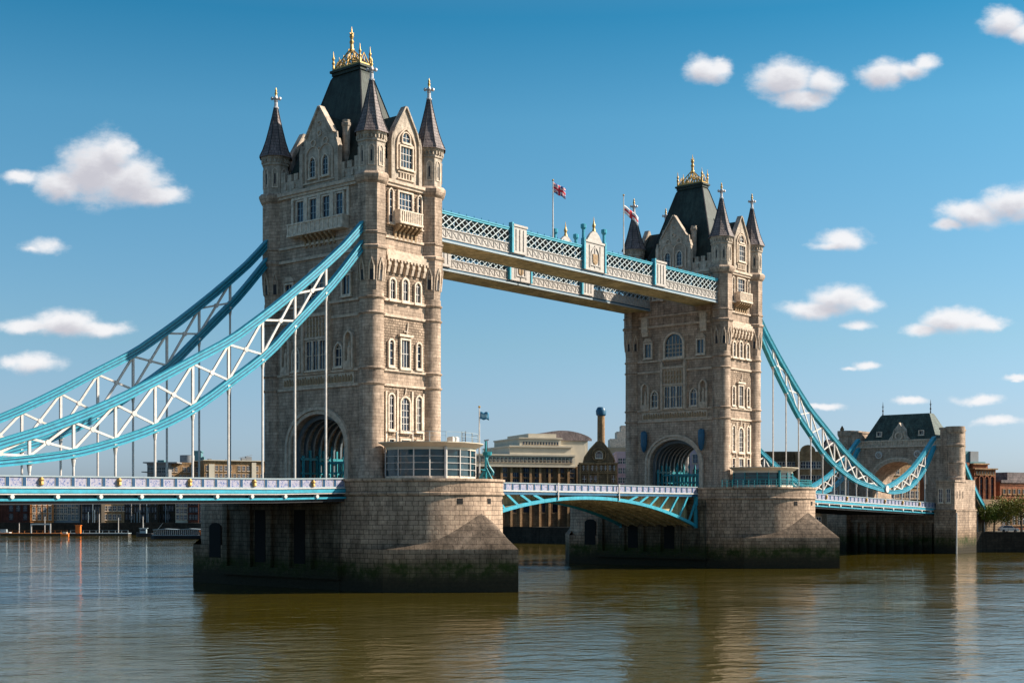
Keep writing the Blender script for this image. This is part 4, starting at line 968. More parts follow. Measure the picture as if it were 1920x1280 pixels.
def flag_material(name, kind):
    m, t, bs = newmat(name); uv = t.nodes.new('ShaderNodeUVMap').outputs[0]; s = t.nodes.new('ShaderNodeSeparateXYZ'); t.links.new(uv, s.inputs[0])
    u = mth(t, 'ABSOLUTE', mth(t, 'SUBTRACT', s.outputs[0], .5)); v = mth(t, 'ABSOLUTE', mth(t, 'SUBTRACT', s.outputs[1], .5))
    def lt(a, k): return mth(t, 'LESS_THAN', a, k)
    if kind == 'union':
        dg = mth(t, 'ABSOLUTE', mth(t, 'SUBTRACT', u, v)); c = mixc(t, lt(dg, .10), (.02,.03,.20,1), (.6,.6,.6,1)); c = mixc(t, lt(dg, .045), c, (.5,.02,.04,1))
        c = mixc(t, mth(t, 'MAXIMUM', lt(u, .13), lt(v, .2)), c, (.62,.6,.6,1)); c = mixc(t, mth(t, 'MAXIMUM', lt(u, .08), lt(v, .13)), c, (.55,.02,.05,1))
    elif kind == 'cross': c = mixc(t, mth(t, 'MAXIMUM', lt(u, .09), lt(v, .13)), (.7,.68,.68,1), (.6,.03,.04,1))
    else: c = mixc(t, mth(t, 'MULTIPLY', lt(v, .22), lt(u, .3)), (.03,.16,.28,1), (.25,.42,.5,1))
    t.links.new(c, bs.inputs['Base Color']); bs.inputs['Roughness'].default_value = .8; M[name] = m
for k in ('union', 'cross', 'plainblue'): flag_material(k, k)
def flagpole(x, y, z0, z1, fz, fl, fh, mat, label, flabel, droop, ang=-40):
    T = thing('flagpole', label, 'flagpole', (x, y, z0), None)
    b = MB(); b.tube((x,y,z0), (x,y,z1), .12, 8, .07); b.build('pole', 'white', T, smooth=True); b = MB(); b.blob((x,y,z1+.12), .16, 1, 8); b.build('cap', 'gold', T)
    b = MB(); n = 12; dx, dy = math.cos(R(ang)), math.sin(R(ang)); 
    def pt(i, j):
        s = i/n*fl; wv = .12*math.sin(i*1.1+j*.5)*i/n; return (x + dx*s + (-dy)*wv, y + dy*s + dx*wv, fz - j/5*fh - droop*(i/n)**1.2*fl + .06*math.sin(i*.9))
    for i in range(n):
        for j in range(5):
            uvs = [(i/n,1-j/5), (i/n,1-(j+1)/5), ((i+1)/n,1-(j+1)/5), ((i+1)/n,1-j/5)]; b.face([pt(i,j), pt(i,j+1), pt(i+1,j+1), pt(i+1,j)], uvs)
    f = b.build('flag', mat, None, smooth=60)
    sm = f.modifiers.new('thick', 'SOLIDIFY'); sm.thickness = .02
    tag(f, flabel, 'flag'); return T
flagpole(34.6, -6, 48.45, 57.8, 57.6, 1.9, 1.5, 'union', 'slim white flagpole left of centre on the near high walkway', 'red white and blue flag waving from the left pole above the walkway', .45)
flagpole(52.5, -6, 48.45, 58.8, 57.4, 2.4, 1.3, 'cross', 'slim white flagpole on the walkway just left of the far tower', 'white flag with red cross drooping from the pole beside the far tower', .75)
flagpole(7.4, -15.6, 13.3, 22.5, 22.0, 1.25, .95, 'plainblue', 'thin white flagpole behind the turquoise mast on the near pier', 'small dull blue flag flying above the near pier', .05)

# ---------------------------------------------------------------- gatehouse at the right end of the bridge
T = thing('gatehouse', 'stone gatehouse with wide road arch and dark green hipped roof, right of the far pier', 'gatehouse', (173, 0, 0))
GF = shifted(FRS['W'], 173)
def garch(hw, zs, ap, n=12): return [(hw*math.cos(PI*k/(2*n)), zs + (ap-zs)*math.sin(PI*k/(2*n))) for k in range(2*n+1)]
b = MB(GF); b.prism([(-9.8,8.5), (-6.2,8.5)] + garch(6.2,15.2,20.4)[::-1] + [(6.2,8.5), (9.8,8.5), (9.8,23.6), (-9.8,23.6)], -5, 5, True); b.build('wall', 'ashlar', T)
b = MB(GF)
for hw, n1 in ((6.2,.25), (6.7,.45)):
    i_ = garch(hw,15.2,20.4+hw-6.2); o_ = garch(hw+.5,15.2,20.9+hw-6.2)
    for k in range(len(i_)-1):
        b.face([(o_[k][0],5+n1,o_[k][1]), (o_[k+1][0],5+n1,o_[k+1][1]), (i_[k+1][0],5+n1,i_[k+1][1]), (i_[k][0],5+n1,i_[k][1])])
        b.face([(o_[k+1][0],5+n1,o_[k+1][1]), (o_[k][0],5+n1,o_[k][1]), (o_[k][0],5,o_[k][1]), (o_[k+1][0],5,o_[k+1][1])])
        b.face([(i_[k][0],5+n1,i_[k][1]), (i_[k+1][0],5+n1,i_[k+1][1]), (i_[k+1][0],5,i_[k+1][1]), (i_[k][0],5,i_[k][1])])
b.build('arch_moulding', 'trim', T)
b = MB(GF); b.fbox(-10, 10, 23.6, 24.0, -5.3, 5.35); b.fbox(-10, 10, 25.0, 25.3, 4.7, 5.3); b.fbox(-9.9, 9.9, 24.0, 25.0, 4.85, 5.05)
for k in range(34): u = -9.7+k*.59; b.fbox(u-.1, u+.1, 24.0, 25.0, 5.05, 5.2)
b.build('parapet', 'trim', T)
b = MB()   # roof
pr = [(4.9, 9.2, 24.0), (4.2, 8.5, 25.6), (1.4, 5.9, 31.0), (1.1, 5.7, 31.3)]
for (a0,b0,z0), (a1,b1,z1) in zip(pr, pr[1:]):
    c0 = [(173-a0,-b0,z0), (173+a0,-b0,z0), (173+a0,b0,z0), (173-a0,b0,z0)]; c1 = [(173-a1,-b1,z1), (173+a1,-b1,z1), (173+a1,b1,z1), (173-a1,b1,z1)]
    for i in range(4): j = (i+1) % 4; b.face([c0[i], c0[j], c1[j], c1[i]])
b.face(c1); rf = b.build('roof', 'roof2', T)
for y in (-5.7, 5.7):
    b = MB(); b.lathe([(.16,31.3), (.09,32.0), (.2,32.3), (.07,32.7), (.12,33.1), (.02,34.4)], 6, (172.5,y)); b.bar((172.5,y-.3,33.3), (172.5,y+.3,33.3), .07, .07); b.build('finial', 'dark', rf)
b = MB(GF); b.prism([(-2.6,24.0), (2.6,24.0), (2.4,25.6), (1.7,26.3), (1.3,27.6), (.5,28.4), (0,29.2), (-.5,28.4), (-1.3,27.6), (-1.7,26.3), (-2.4,25.6)], 1.5, 4.6, True)
b.m = 1; b.ring([(1.0*math.cos(2*PI*k/12), 26.2+1.0*math.sin(2*PI*k/12)) for k in range(12)], [(.65*math.cos(2*PI*k/12), 26.2+.65*math.sin(2*PI*k/12)) for k in range(12)], 4.6, 4.8)
for s in (-1, 1): b.bar((s*1.9, 4.7, 24.4), (s*1.1, 4.7, 27.2), .25, .2)
b.build('dormer', ['pale', 'trim'], rf)
for s in (-1, 1): window(rf, shifted(FRS['W'], 173, 0, 0), s*5.0, 26.4, 27.2, .9, 'rect', 2, 1, 3.7, t=.15, proud=.5)
for s in (-1, 1):
    b = MB(GF); u = s*4.6; b.ring([(u+.85*math.cos(2*PI*k/14), 22.0+.85*math.sin(2*PI*k/14)) for k in range(14)], [(u+.6*math.cos(2*PI*k/14), 22.0+.6*math.sin(2*PI*k/14)) for k in range(14)], 5, 5.22)
    for k in range(9):
        a0, a1 = R(k*50), R(k*50+50); r0, r1 = .5-k*.045, .455-k*.045; b.bar((u+r0*math.cos(a0), 5.12, 22+r0*math.sin(a0)), (u+r1*math.cos(a1), 5.12, 22+r1*math.sin(a1)), .14, .16)
    b.build('scroll_roundel', 'white', T)
    b = MB(GF); b.fbox(*sorted((s*9.8, s*11.7)), 10.5, 27.2, -4.6, 5.1); b.fbox(*sorted((s*9.65, s*11.8)), 27.2, 27.7, -4.8, 5.3); b.fbox(*sorted((s*9.7, s*11.75)), 23.6, 24.0, -4.7, 5.25); b.build('buttress_wall', 'ashlar', T)
    b = MB(); b.lathe([(2.0,15.5), (2.0,16.6), (1.75,16.9), (1.75,19.6), (1.9,19.7), (1.9,20.0), (1.75,20.1), (1.75,23.3), (2.05,23.6), (2.05,23.9), (1.75,24.1), (1.75,26.2), (1.9,26.4), (2.1,26.9), (2.1,27.8), (1.8,27.8), (1.8,27.2), (.1,27.2)], 18, (168.7, s*12.9)); b.build('turret', 'ashlar', T, smooth=30)
    b = MB(); b.box(163.9, 170.2, *sorted((s*10.5, s*14.7)), 9.5, 15.6); b.box(163.7, 170.4, *sorted((s*10.4, s*14.9)), 15.6, 15.95); b.box(170.2, 180, *sorted((s*9.6, s*13.0)), 9.5, 16.2); b.build('side_block', 'ashlar', T)
    b = MB(); y0, y1 = s*10.35, s*15.2; ya, yb = sorted((y0, y1)); b.box(163.4, 175, ya, yb, -2, 9.3); b.box(163.2, 175.2, ya-.12, yb+.12, 9.3, 9.6); b.build('river_block', 'granite', T)
    for k in range(2): window(T, shifted(FRS['W'], 163.9), -s*(11.6+k*1.7), 11.2, 14.0, .8, 'rect', 2, 3, 0, t=.15, proud=.12)
    for k in range(3): b = MB(shifted(FRS['S' if s < 0 else 'N'], 167)); b.fbox(-1.8+k*1.6-.14, -1.8+k*1.6+.14, 12.0, 13.6, 14.7, 14.74); b.build('slit_shade', 'black', T)  # thin black plates give the slits their inner shade by colour
b = MB(); b.box(165.5, 176, -10.3, 10.3, -2, 8.6)
for k in range(9): y = -8.8+k*2.2; b.box(164.9, 165.5, y-.4, y+.4, 0, 6.6)
b.box(164.6, 165.6, -10.3, 10.3, 6.6, 7.3); b.build('river_wall', 'granite', T)
b = MB(); b.tube((163.2,-15.4,-.5), (163.2,-15.4,8.9), .16, 8); b.build('drain_pipe', 'white', T)
T = thing('approach_road', 'raised stone approach road behind the gatehouse', 'viaduct', (192, 0, 4.5))
b = MB(); b.box(178.2, 206, -9.5, 9.5, 4.4, 10.9); b.build('wall', 'brownst', T)
b = MB(); b.box(178.2, 206, -9.5, -9.1, 10.9, 12.0); b.box(178.2, 206, 9.1, 9.5, 10.9, 12.0); b.build('parapet', 'brownst', T)
T = thing('tie_bar', 'sloping blue tie bar coming down behind the gatehouse on the right', 'tie bar', (190, -10.2, 10))
b = MB(); q = [(178,-10.2,22.5), (184,-10.2,17), (188.5,-10.2,13), (193,-10.2,9.9), (197,-10.2,7.5)]
for a, c in zip(q, q[1:]): b.bar(a, c, .6, .9)
b.m = 1
for a, c in zip(q, q[1:]): b.bar((a[0],a[1],a[2]+.5), (c[0],c[1],c[2]+.5), .75, .12)
b.build('bar', ['blue', 'blue2'], T)

# ---------------------------------------------------------------- river, ground
b = MB(); S_ = 9000; b.face([(-S_,-S_,0), (S_,-S_,0), (S_,S_,0), (-S_,S_,0)]); struct(b.build('river', 'water'))
bank = [(-900,1600), (-150,820), (60,452), (120,372), (182,288), (190,190), (176,110), (174,16), (174,-13), (178,-15), (242,-91), (420,-800), (600,-1500)]
b = MB(); g = [(x,y,4.3) for x, y in bank]; b.face(g + [(6000,-1500,4.3), (6000,6000,4.3), (-900,6000,4.3)][::1])
M['ground'] = plain('paving', (.09,.085,.07), .9, bump=.3); struct(b.build('ground', 'ground'))
M['quay'] = masonry('quay_stone', (.045,.037,.028), (.03,.026,.02), (.015,.013,.01), 1.6, .6, .03, stain=.6)
def quay(pts, label):
    T = thing('river_wall', label, 'river wall', (*pts[0], 0), 'river walls of the far bank')
    b = MB(); L = 0
    for a, c in zip(pts, pts[1:]):
        a = Vector(a); c = Vector(c); d = (c-a); L2 = L+d.length; nrm = Vector((d.y, -d.x)).normalized() * -1; nrm = -nrm if nrm.x > 0 else nrm
        o = nrm*.5
        b.face([(a.x+o.x,a.y+o.y,-2), (a.x+o.x,a.y+o.y,4.6), (c.x+o.x,c.y+o.y,4.6), (c.x+o.x,c.y+o.y,-2)], [(L,-2),(L,4.6),(L2,4.6),(L2,-2)])
        b.face([(a.x+o.x,a.y+o.y,4.6), (a.x-o.x,a.y-o.y,4.6), (c.x-o.x,c.y-o.y,4.6), (c.x+o.x,c.y+o.y,4.6)]); b.face([(a.x-o.x,a.y-o.y,4.6), (a.x-o.x,a.y-o.y,3), (c.x-o.x,c.y-o.y,3), (c.x-o.x,c.y-o.y,4.6)]); L = L2
    b.build('wall', 'quay', T); return T
quay(bank[:8], 'dark stone river wall running along the far bank to the left of the gatehouse')
quay(bank[8:], 'dark stone river wall right of the gatehouse, below the trees')

# ---------------------------------------------------------------- buildings of the far bank
def frame(O, ang=0):
    y = R(YAW + ang); U = Vector((math.sin(y), -math.cos(y), 0)); N = Vector((-math.cos(y), -math.sin(y), 0))
    return lambda u, n, z: tuple(Vector((O[0], O[1], 0)) + U*u + N*n + Vector((0, 0, z)))
def grid(T, F, us, zs, w_, h_, n, kind='rect', cols=2, rows=2, st='trim', gl='glass', bar='white', t=.15, proud=.12, bw=.1):
    """one window with its pane, then copies of it"""
    first = None; U0 = Vector(F(us[0], 0, zs[0]))
    for z in zs:
        for u in us:
            if first and n == 0 and random.random() < .07: continue
            if first is None: first = window(T, F, u, z, z+h_, w_, kind, cols, rows, n, t=t, proud=proud, st=st, gl=gl, bar=bar, bw=bw)
            else:
                c = copy_tree(first, T); c.location = Vector(F(u, 0, z)) - U0
def span(a, c, n): return [a + (c-a)*(k+.5)/n for k in range(n)]
def block(name, label, cat, px0, px1, d, ytop, wallm, ncol, nrow, w_, h_, group='buildings on the far bank', dep=16, ang=0, z0=4.2, zw=None, roofm='grey', roof='flat', parapet=.8, **kw):
    O = at(px0, d); Wd = (px1-px0)/FPX*d/math.cos(R(ang)); H = CAMZ + (HOR-ytop)/FPX*d; F = frame(O, ang)
    T = thing(name, label, cat, (O.x, O.y, z0), group)
    b = MB(F); b.fbox(0, Wd, z0-.2, H-(parapet if roof == 'flat' else 0), -dep, 0)
    if roof == 'flat':
        b.fbox(-.15, Wd+.15, H-parapet, H, -.35, .15); b.fbox(-.15, .2, H-parapet, H, -dep, -.35); b.fbox(Wd-.2, Wd+.15, H-parapet, H, -dep, -.35)
    b.build('wall', wallm, T)
    b = MB(F)
    if roof == 'flat': b.fbox(.2, Wd-.2, H-parapet, H-parapet+.12, -dep+.2, -.4)
    elif roof == 'pitch':
        k = min(dep, Wd)*.32; b.face([(-.3,.3,H), (Wd+.3,.3,H), (Wd+.3,-dep/2,H+k), (-.3,-dep/2,H+k)]); b.face([(Wd+.3,-dep,H), (-.3,-dep,H), (-.3,-dep/2,H+k), (Wd+.3,-dep/2,H+k)])
        b.face([(-.01,0,H), (-.01,-dep/2,H+k), (-.01,-dep,H)]); b.face([(Wd+.01,0,H), (Wd+.01,-dep,H), (Wd+.01,-dep/2,H+k)])
    b.build('roof', roofm, T)
    if ncol:
        zs = [z0+1.4 + (H-z0-2.2)*k/nrow for k in range(nrow)]; grid(T, F, span(.4, Wd-.4, ncol), zs, w_, h_, 0, **kw)
    return T, F, Wd, H
B = block
# left bank, seen below the left side span (each with its own facade)
B('warehouse', 'dark red brick warehouse at the left edge, seen under the left span', 'warehouse', -120, 56, 520, 922, 'brickd', 13, 3, 1.4, 2.2, roof='flat', st='dark', bar='grey')
T, F, Wd, H = B('brick_house', 'orange brick house with white window bars, beside the dark red warehouse', 'house', 57, 94, 518, 915, 'bricko', 4, 4, 1.0, 2.0, roof='pitch', roofm='slate', ang=28)
T, F, Wd, H = B('glass_office', 'pale blue glass office between the orange house and the dark timber warehouse', 'office', 96, 150, 524, 925, 'grey', 7, 4, 1.2, 2.4, gl='cglass')
b = MB(F); b.fbox(-.3, Wd+.3, H-2.4, H-1.8, 0, .6); b.build('canopy', 'white', T)
B('timber_warehouse', 'narrow dark clad warehouse left of the sunlit orange building', 'warehouse', 151, 190, 522, 914, 'timber', 6, 4, .9, 2.2, roof='pitch', roofm='slate', st='dark', bar='grey')
B('tan_house', 'sunlit tan brick house between two dark warehouses under the left span', 'house', 191, 232, 526, 905, 'brickt', 5, 4, 1.3, 1.9, ang=28)
B('slate_warehouse', 'long charcoal warehouse with close set windows left of the moored tour boat', 'warehouse', 233, 296, 530, 903, 'timber', 11, 5, .7, 2.0, st='dark', bar='grey')
B('black_warehouse', 'blackish gabled warehouse directly behind the tour boat', 'warehouse', 297, 328, 534, 906, 'timber', 5, 4, .8, 2.0, roof='pitch', roofm='slate', st='dark', bar='grey')
B('white_house', 'narrow white fronted house behind the tour boat', 'house', 329, 352, 528, 912, 'cream', 3, 5, 1.5, 1.7)
B('brown_house', 'brown brick house next to the white one, by the near pier', 'house', 353, 372, 526, 914, 'brickd', 3, 4, 1.2, 1.8, st='dark', bar='grey')
B('pale_house', 'grey rendered house almost hidden by the near pier', 'house', 373, 420, 528, 910, 'grey', 6, 4, 1.2, 1.8)
for nm, x0_, x1_, dd in (('a', 152, 189, 521), ('b', 233, 295, 529), ('c', 298, 327, 533)):
    host = [o for o in COL.objects if o.parent is None and o.get('category') == 'warehouse'][{'a': 1, 'b': 2, 'c': 3}[nm]]
    O_ = at(x0_, dd); F_ = frame(O_); Wd_ = (x1_-x0_)/FPX*dd; rr = random.Random(x0_)
    for k in range(int(Wd_/1.1)):
        u = rr.uniform(.2, Wd_-.2); h = rr.uniform(7, 15); b = MB(F_); b.fbox(u-.1, u+.1, 4.4, h, .6, .8); b.build('drain_pipe' if k % 2 else 'timber_post', rr.choice(['wblue', 'timber', 'stonegrey', 'grey']), host)
# beyond them, above the left span
T, F, Wd, H = B('glass_block', 'blue glass building end at the left of the roofline above the left span', 'office', 276, 316, 585, 868, 'grey', 5, 7, 1.5, 2.2, gl='cglass', z0=4.2, st='grey')
b = MB(F); b.fbox(-1.5, Wd+4, H, H+.5, -12, 1.5); b.fbox(-2.2, 3, H-4, H-3.6, -10, 1.2); b.build('eaves', 'grey', T)
T, F, Wd, H = B('tan_office', 'long tan office with dark window bays above the left span, near tower to its right', 'office', 317, 382, 590, 866, 'brickt', 9, 7, 1.1, 2.0, ang=28)
T2, F2, W2, H2 = B('tan_terrace', 'taller tan block with curved eaves just left of the near tower', 'office', 383, 486, 588, 863, 'brickt', 13, 7, 1.1, 2.1, ang=28)
b = MB(F2); b.fbox(-.6, W2+.6, H2, H2+.35, -16, .8); b.fbox(2, 4.5, 18, H2-1.5, 0, .4); b.fbox(W2-6, W2-4, 18, H2-.5, 0, .5); b.build('cornice', 'cream', T2)
b = MB(); p = at(351, 600); b.lathe([(3.2, H-1), (3.2, H+3.3), (3.3, H+3.4), (.1, H+3.5)], 18, (p.x, p.y)); b.build('tank_room', 'grey', T, smooth=30)
p = at(370, 612); b = MB(frame(at(362, 612))); b.fbox(0, 3.6, H-2, H+6.0, -4, 0); b.fbox(-.3, 4.0, H+5.3, H+5.7, -4.3, .3); b.fbox(4, 5.0, H, H+3.2, -2, 0); b.build('stair_tower', 'teal', T)
b = MB(frame(at(295, 640))); b.fbox(0, 3.2, 20, 33.0, -3, 0); b.build('stair_tower', 'teal', T)
b = MB(F2)
for k, (u, h) in enumerate(((3, 1.0), (11, .8), (18, 1.6), (20, 2.2))): b.fbox(u, u+1.4+k*.4, H2, H2+h, -6, -4)
b.bar((17, -5, H2+1.6), (23, -5, H2+3.0), .3, .2); b.build('roof_plant', 'grey', T2)
B('grey_block', 'grey flat roofed block touching the near tower outline, above the left span', 'office', 470, 560, 605, 868, 'grey', 10, 7, 1.3, 2.0)
# centre gap: stepped office with dome, chimney, ornate gabled hall, pale tower
Dm = 400; mp_ = Dm/FPX/math.cos(R(20))
O = at(885, Dm); F = frame(O, 20); T = thing('stepped_office', 'large cream office stepping up to a low dark dome, seen between the towers', 'office', (O.x, O.y, 4.3), 'buildings on the far bank')
Z = lambda y, d=Dm: CAMZ + (HOR-y)/FPX*d
X_ = lambda p: (p-885)*mp_
b = MB(F); b.fbox(X_(800), X_(1092), 0, Z(872), -25, 0); b.build('lower_wall', 'brownst', T)
b = MB(F); b.fbox(X_(820), X_(1080), Z(872), Z(853), -25, .6); b.fbox(X_(820), X_(1080), Z(874), Z(871), -25, 1.0); b.fbox(X_(820), X_(1080), Z(853), Z(850), -25, 1.0)
b.fbox(X_(957), X_(1075), Z(850), Z(834), -25, -.6); b.fbox(X_(955), X_(1077), Z(836), Z(833), -25, -.1); b.fbox(X_(978), X_(1058), Z(833), Z(818), -25, -1.6); b.fbox(X_(976), X_(1060), Z(819.5), Z(817), -25, -1.2)
b.fbox(X_(998), X_(1052), Z(817), Z(809), -22, -3); b.fbox(X_(1040), X_(1112), Z(874), Z(829), -25, -4); b.fbox(X_(1055), X_(1095), Z(829), Z(813), -25, -6); b.fbox(X_(1012), X_(1118), Z(850), Z(818.5), -21, -4.5)
b.build('upper_wall', 'cream', T)
b = MB(F); n = 16; prev = None
for k in range(n+1):
    t = k/n; u = X_(1012) + (X_(1125)-X_(1012))*t; z = Z(817) + (Z(801.5)-Z(817))*math.sin(PI*t)**.7; row = [(u, -4, z), (u, -22, z)]; lo = [(u, -4, Z(821)), (u, -22, Z(821))]
    if prev: b.face([prev[0][0], row[0], row[1], prev[0][1]]); b.face([prev[1][0], lo[0], row[0], prev[0][0]]); 
    prev = (row, lo)
b.build('dome_roof', 'slate', T)
grid(T, F, span(X_(826), X_(1076), 34), [Z(865.5)], .62*1.2, 1.5, .6, st='creamd', bar='cream', t=.06, proud=.06, bw=.06)
grid(T, F, span(X_(983), X_(1054), 13), [Z(831)], .5, .9, -1.6, st='creamd', bar='cream', cols=1, rows=1, t=.05, proud=.05)
grid(T, F, span(X_(890), X_(1086), 9), [Z(905), Z(893), Z(884)], 2.1, 1.3, 0, st='brownst', bar='grey', cols=3, rows=1, t=.1)
grid(T, F, span(X_(890), X_(1086), 7), [Z(960)], 2.4, 4.0, 0, st='brownst', bar='dark', cols=3, rows=3, t=.2)
b = MB(F)
for k in range(15): u = X_(830)+k*(X_(1086)-X_(830))/14; b.fbox(u-.35, u+.35, 3, Z(874), 0, .45)
b.build('pilasters', 'brickt', T)
O2 = at(1127, 405); zt = CAMZ + (HOR-760)/FPX*405; b = MB(); b.lathe([(1.3, 4), (1.1, zt-3.2)], 14, (O2.x, O2.y)); b.m = 1; b.lathe([(1.1, zt-3.2), (1.5, zt-2.8), (1.6, zt-1.6), (1.3, zt-.9), (1.0, zt-.5), (.9, zt-.5)], 14, (O2.x, O2.y))
T = thing('chimney_stack', 'tall round brick chimney with blue cap behind the ornate gabled hall', 'chimney', (O2.x, O2.y, 4)); b.build('shaft', ['brickt', 'blue2'], T, smooth=30)
Dg = 385; O = at(1087, Dg); F = frame(O, 0); k_ = Dg/FPX; T = thing('gabled_hall', 'small ornate brown hall with steep carved gable left of the far tower', 'hall', (O.x, O.y, 4.3), 'buildings on the far bank')
Zg = lambda y: CAMZ + (HOR-y)/FPX*Dg; g = lambda p: (p-1087)*k_
b = MB(F); b.fbox(0, g(1158), 3.5, Zg(868), -14, 0); b.prism([(g(1094),Zg(868)), (g(1152),Zg(868)), (g(1149),Zg(858)), (g(1141),Zg(843)), (g(1130),Zg(830)), (g(1124),Zg(826)), (g(1118),Zg(830)), (g(1106),Zg(843)), (g(1096),Zg(858))], -1.2, .1, True); b.build('wall', 'brownst', T)
b = MB(F); q = [(g(1094),Zg(866)), (g(1096),Zg(857)), (g(1106),Zg(842)), (g(1118),Zg(829)), (g(1124),Zg(825)), (g(1130),Zg(829)), (g(1141),Zg(842)), (g(1150),Zg(857)), (g(1153),Zg(866))]
for a, c in zip(q, q[1:]): b.bar((a[0], -.2, a[1]), (c[0], -.2, c[1]), .8, .35)
b.fbox(-.3, g(1159), Zg(870), Zg(867), -.3, .5); b.fbox(-.2, g(1158)+.1, Zg(887), Zg(885), 0, .4)
for p in (1088, 1104, 1121, 1139, 1155): b.fbox(g(p)-.2, g(p)+.2, 3.5, Zg(868), 0, .3)
for r_ in (1.5, 2.1): b.ring([(g(1123)+r_*math.cos(2*PI*k/16), Zg(852)+r_*math.sin(2*PI*k/16)) for k in range(16)], [(g(1123)+(r_-.28)*math.cos(2*PI*k/16), Zg(852)+(r_-.28)*math.sin(2*PI*k/16)) for k in range(16)], .1, .35)
b.build('carved_trim', 'brickt', T)
window(T, F, g(1123), Zg(858), Zg(846), 1.8, 'round', 3, 3, .1, t=.15); grid(T, F, span(g(1090), g(1156), 8), [Zg(882)], .8, 1.6, 0, 'round', t=.1, st='brickt'); grid(T, F, span(g(1090), g(1156), 6), [Zg(904)], 1.2, 2.0, 0, t=.12, st='brickt')
b = MB(F); b.face([(g(1094),-1,Zg(868)), (g(1124),-1,Zg(827)), (g(1124),-14,Zg(827)), (g(1094),-14,Zg(868))]); b.face([(g(1124),-1,Zg(827)), (g(1152),-1,Zg(868)), (g(1152),-14,Zg(868)), (g(1124),-14,Zg(827))]); b.build('roof', 'slate', T)
T, F, Wd, H = B('pale_tower', 'pale concrete tower with stepped top just left of the far tower', 'tower block', 1138, 1200, 470, 838, 'creamd', 7, 6, 1.0, 1.6)
b = MB(F); b.fbox(1.2, Wd, H, H+3.0, -12, -1); b.fbox(3.6, Wd, H+3, H+5.6, -11, -2); b.fbox(5.2, Wd, H+5.6, H+7.8, -10, -3); b.build('upper_steps', 'paletrim', T)
T, F, Wd, H = B('mirror_office', 'lilac grey glass office between the ornate hall and the far tower', 'office', 1156, 1240, 430, 846, 'mauve', 9, 7, 1.2, 1.7, gl='cglass', st='mauve')
B('mauve_house', 'mauve stone building seen through the arch of the far tower', 'building', 1262, 1345, 400, 835, 'mauve', 5, 5, 1.5, 2.6, bar='wblue')
# right: behind the right side span
T, F, Wd, H = B('brown_terrace', 'low brown brick terrace seen behind the chain right of the far tower', 'building', 1400, 1505, 385, 846, 'brownst', 11, 5, 1.0, 1.7)
T, F, Wd, H = B('arched_hall', 'brown hall with a round gable and white lunette behind the right span', 'hall', 1498, 1562, 380, 846, 'brickt', 6, 5, 1.2, 1.8)
b = MB(F); b.prism([(.5,H)] + [(2.6+2.1*math.cos(PI-PI*k/8), H+1.9*math.sin(PI*k/8)) for k in range(9)][::1][::-1][::-1] and [(.5+0,H), (4.7,H)] + [(2.6+2.1*math.cos(PI*k/8), H+1.9*math.sin(PI*k/8)) for k in range(1, 8)], -1, 0, True); b.build('round_gable', 'brickt', T)
T, F, Wd, H = B('dark_house', 'dark slate roofed house left of the gatehouse turret', 'house', 1560, 1606, 350, 836, 'brownst', 4, 5, 1.1, 1.7, roof='pitch', roofm='slate', dep=12)
b = MB(F); b.fbox(3.6, 4.4, H, H+4.6, -6, -5.2); b.prism([(3.5, H+4.6), (4.5, H+4.6), (4.0, H+5.6)], -6.1, -5.1, True); b.build('chimney', 'brownst', T)
B('tan_street_house', 'sunlit tan building seen through the gatehouse arch', 'building', 1640, 1740, 420, 838, 'brickt', 9, 6, 1.3, 2.2, bar='cream', ang=26)
# right of the gatehouse
Dr = 330; O = at(1806, Dr); F = frame(O, 30); k_ = Dr/FPX/math.cos(R(30)); T = thing('arcaded_block', 'red brick building with three tall arches and teal roof right of the gatehouse', 'building', (O.x, O.y, 4.3), 'buildings on the far bank')
Zr = lambda y: CAMZ + (HOR-y)/FPX*Dr; g = lambda p: (p-1796)*k_
b = MB(F); b.fbox(g(1796), g(1822), 3.8, Zr(866), -14, -1.5); b.fbox(g(1822), g(1873), 3.8, Zr(877), -14, 0); b.fbox(g(1826), g(1862), Zr(877), Zr(868), -12, -1); b.build('wall', 'brick', T)
b = MB(F); b.fbox(g(1820), g(1875), Zr(879), Zr(876.5), -14, .5); b.fbox(g(1825), g(1863), Zr(869.5), Zr(867), -12, -.6); b.fbox(g(1820), g(1874), Zr(948), Zr(945.5), 0, .5); b.build('cornice', 'brickt', T)
b = MB(F); b.prism([(g(1796), Zr(866)), (g(1832), Zr(866)), (g(1832), Zr(843.5)), (g(1800), Zr(845))], -12, -3, True); b.fbox(g(1824), g(1860), Zr(868), Zr(864), -11.5, -1.5); b.build('roof', 'teal', T)
b = MB(F); b.fbox(g(1832), g(1851), Zr(866), Zr(844), -9, -2.5); b.build('plant_room', 'grey', T)
for p in (1836, 1849, 1862): window(T, F, g(p), Zr(944), Zr(892), g(1804.6)*1.0, 'round', 2, 5, 0, t=.22, proud=.4, st='brick', bar='brick', gl='glass', bw=.1)
grid(T, F, span(g(1825), g(1871), 7), [Zr(888)], .5, .7, 0, cols=1, rows=1, st='brickt', t=.08)
T, F, Wd, H = B('brick_terrace', 'lower red brick building with arched windows at the right edge', 'building', 1875, 1990, 345, 903, 'brick', 9, 1, 1.3, 3.6, kind='round', st='brickt', ang=30)
b = MB(F); b.fbox(g(1875-79), Wd, H-.2, H+.5, -12, .4); b.fbox(5.2, 16, H+.5, H+2.6, -10, -2); b.build('roof_storey', 'slate', T)
grid(T, F, span(.6, Wd-.6, 9), [H-3.0], .9, 1.1, 0, cols=1, rows=1, st='brickt')

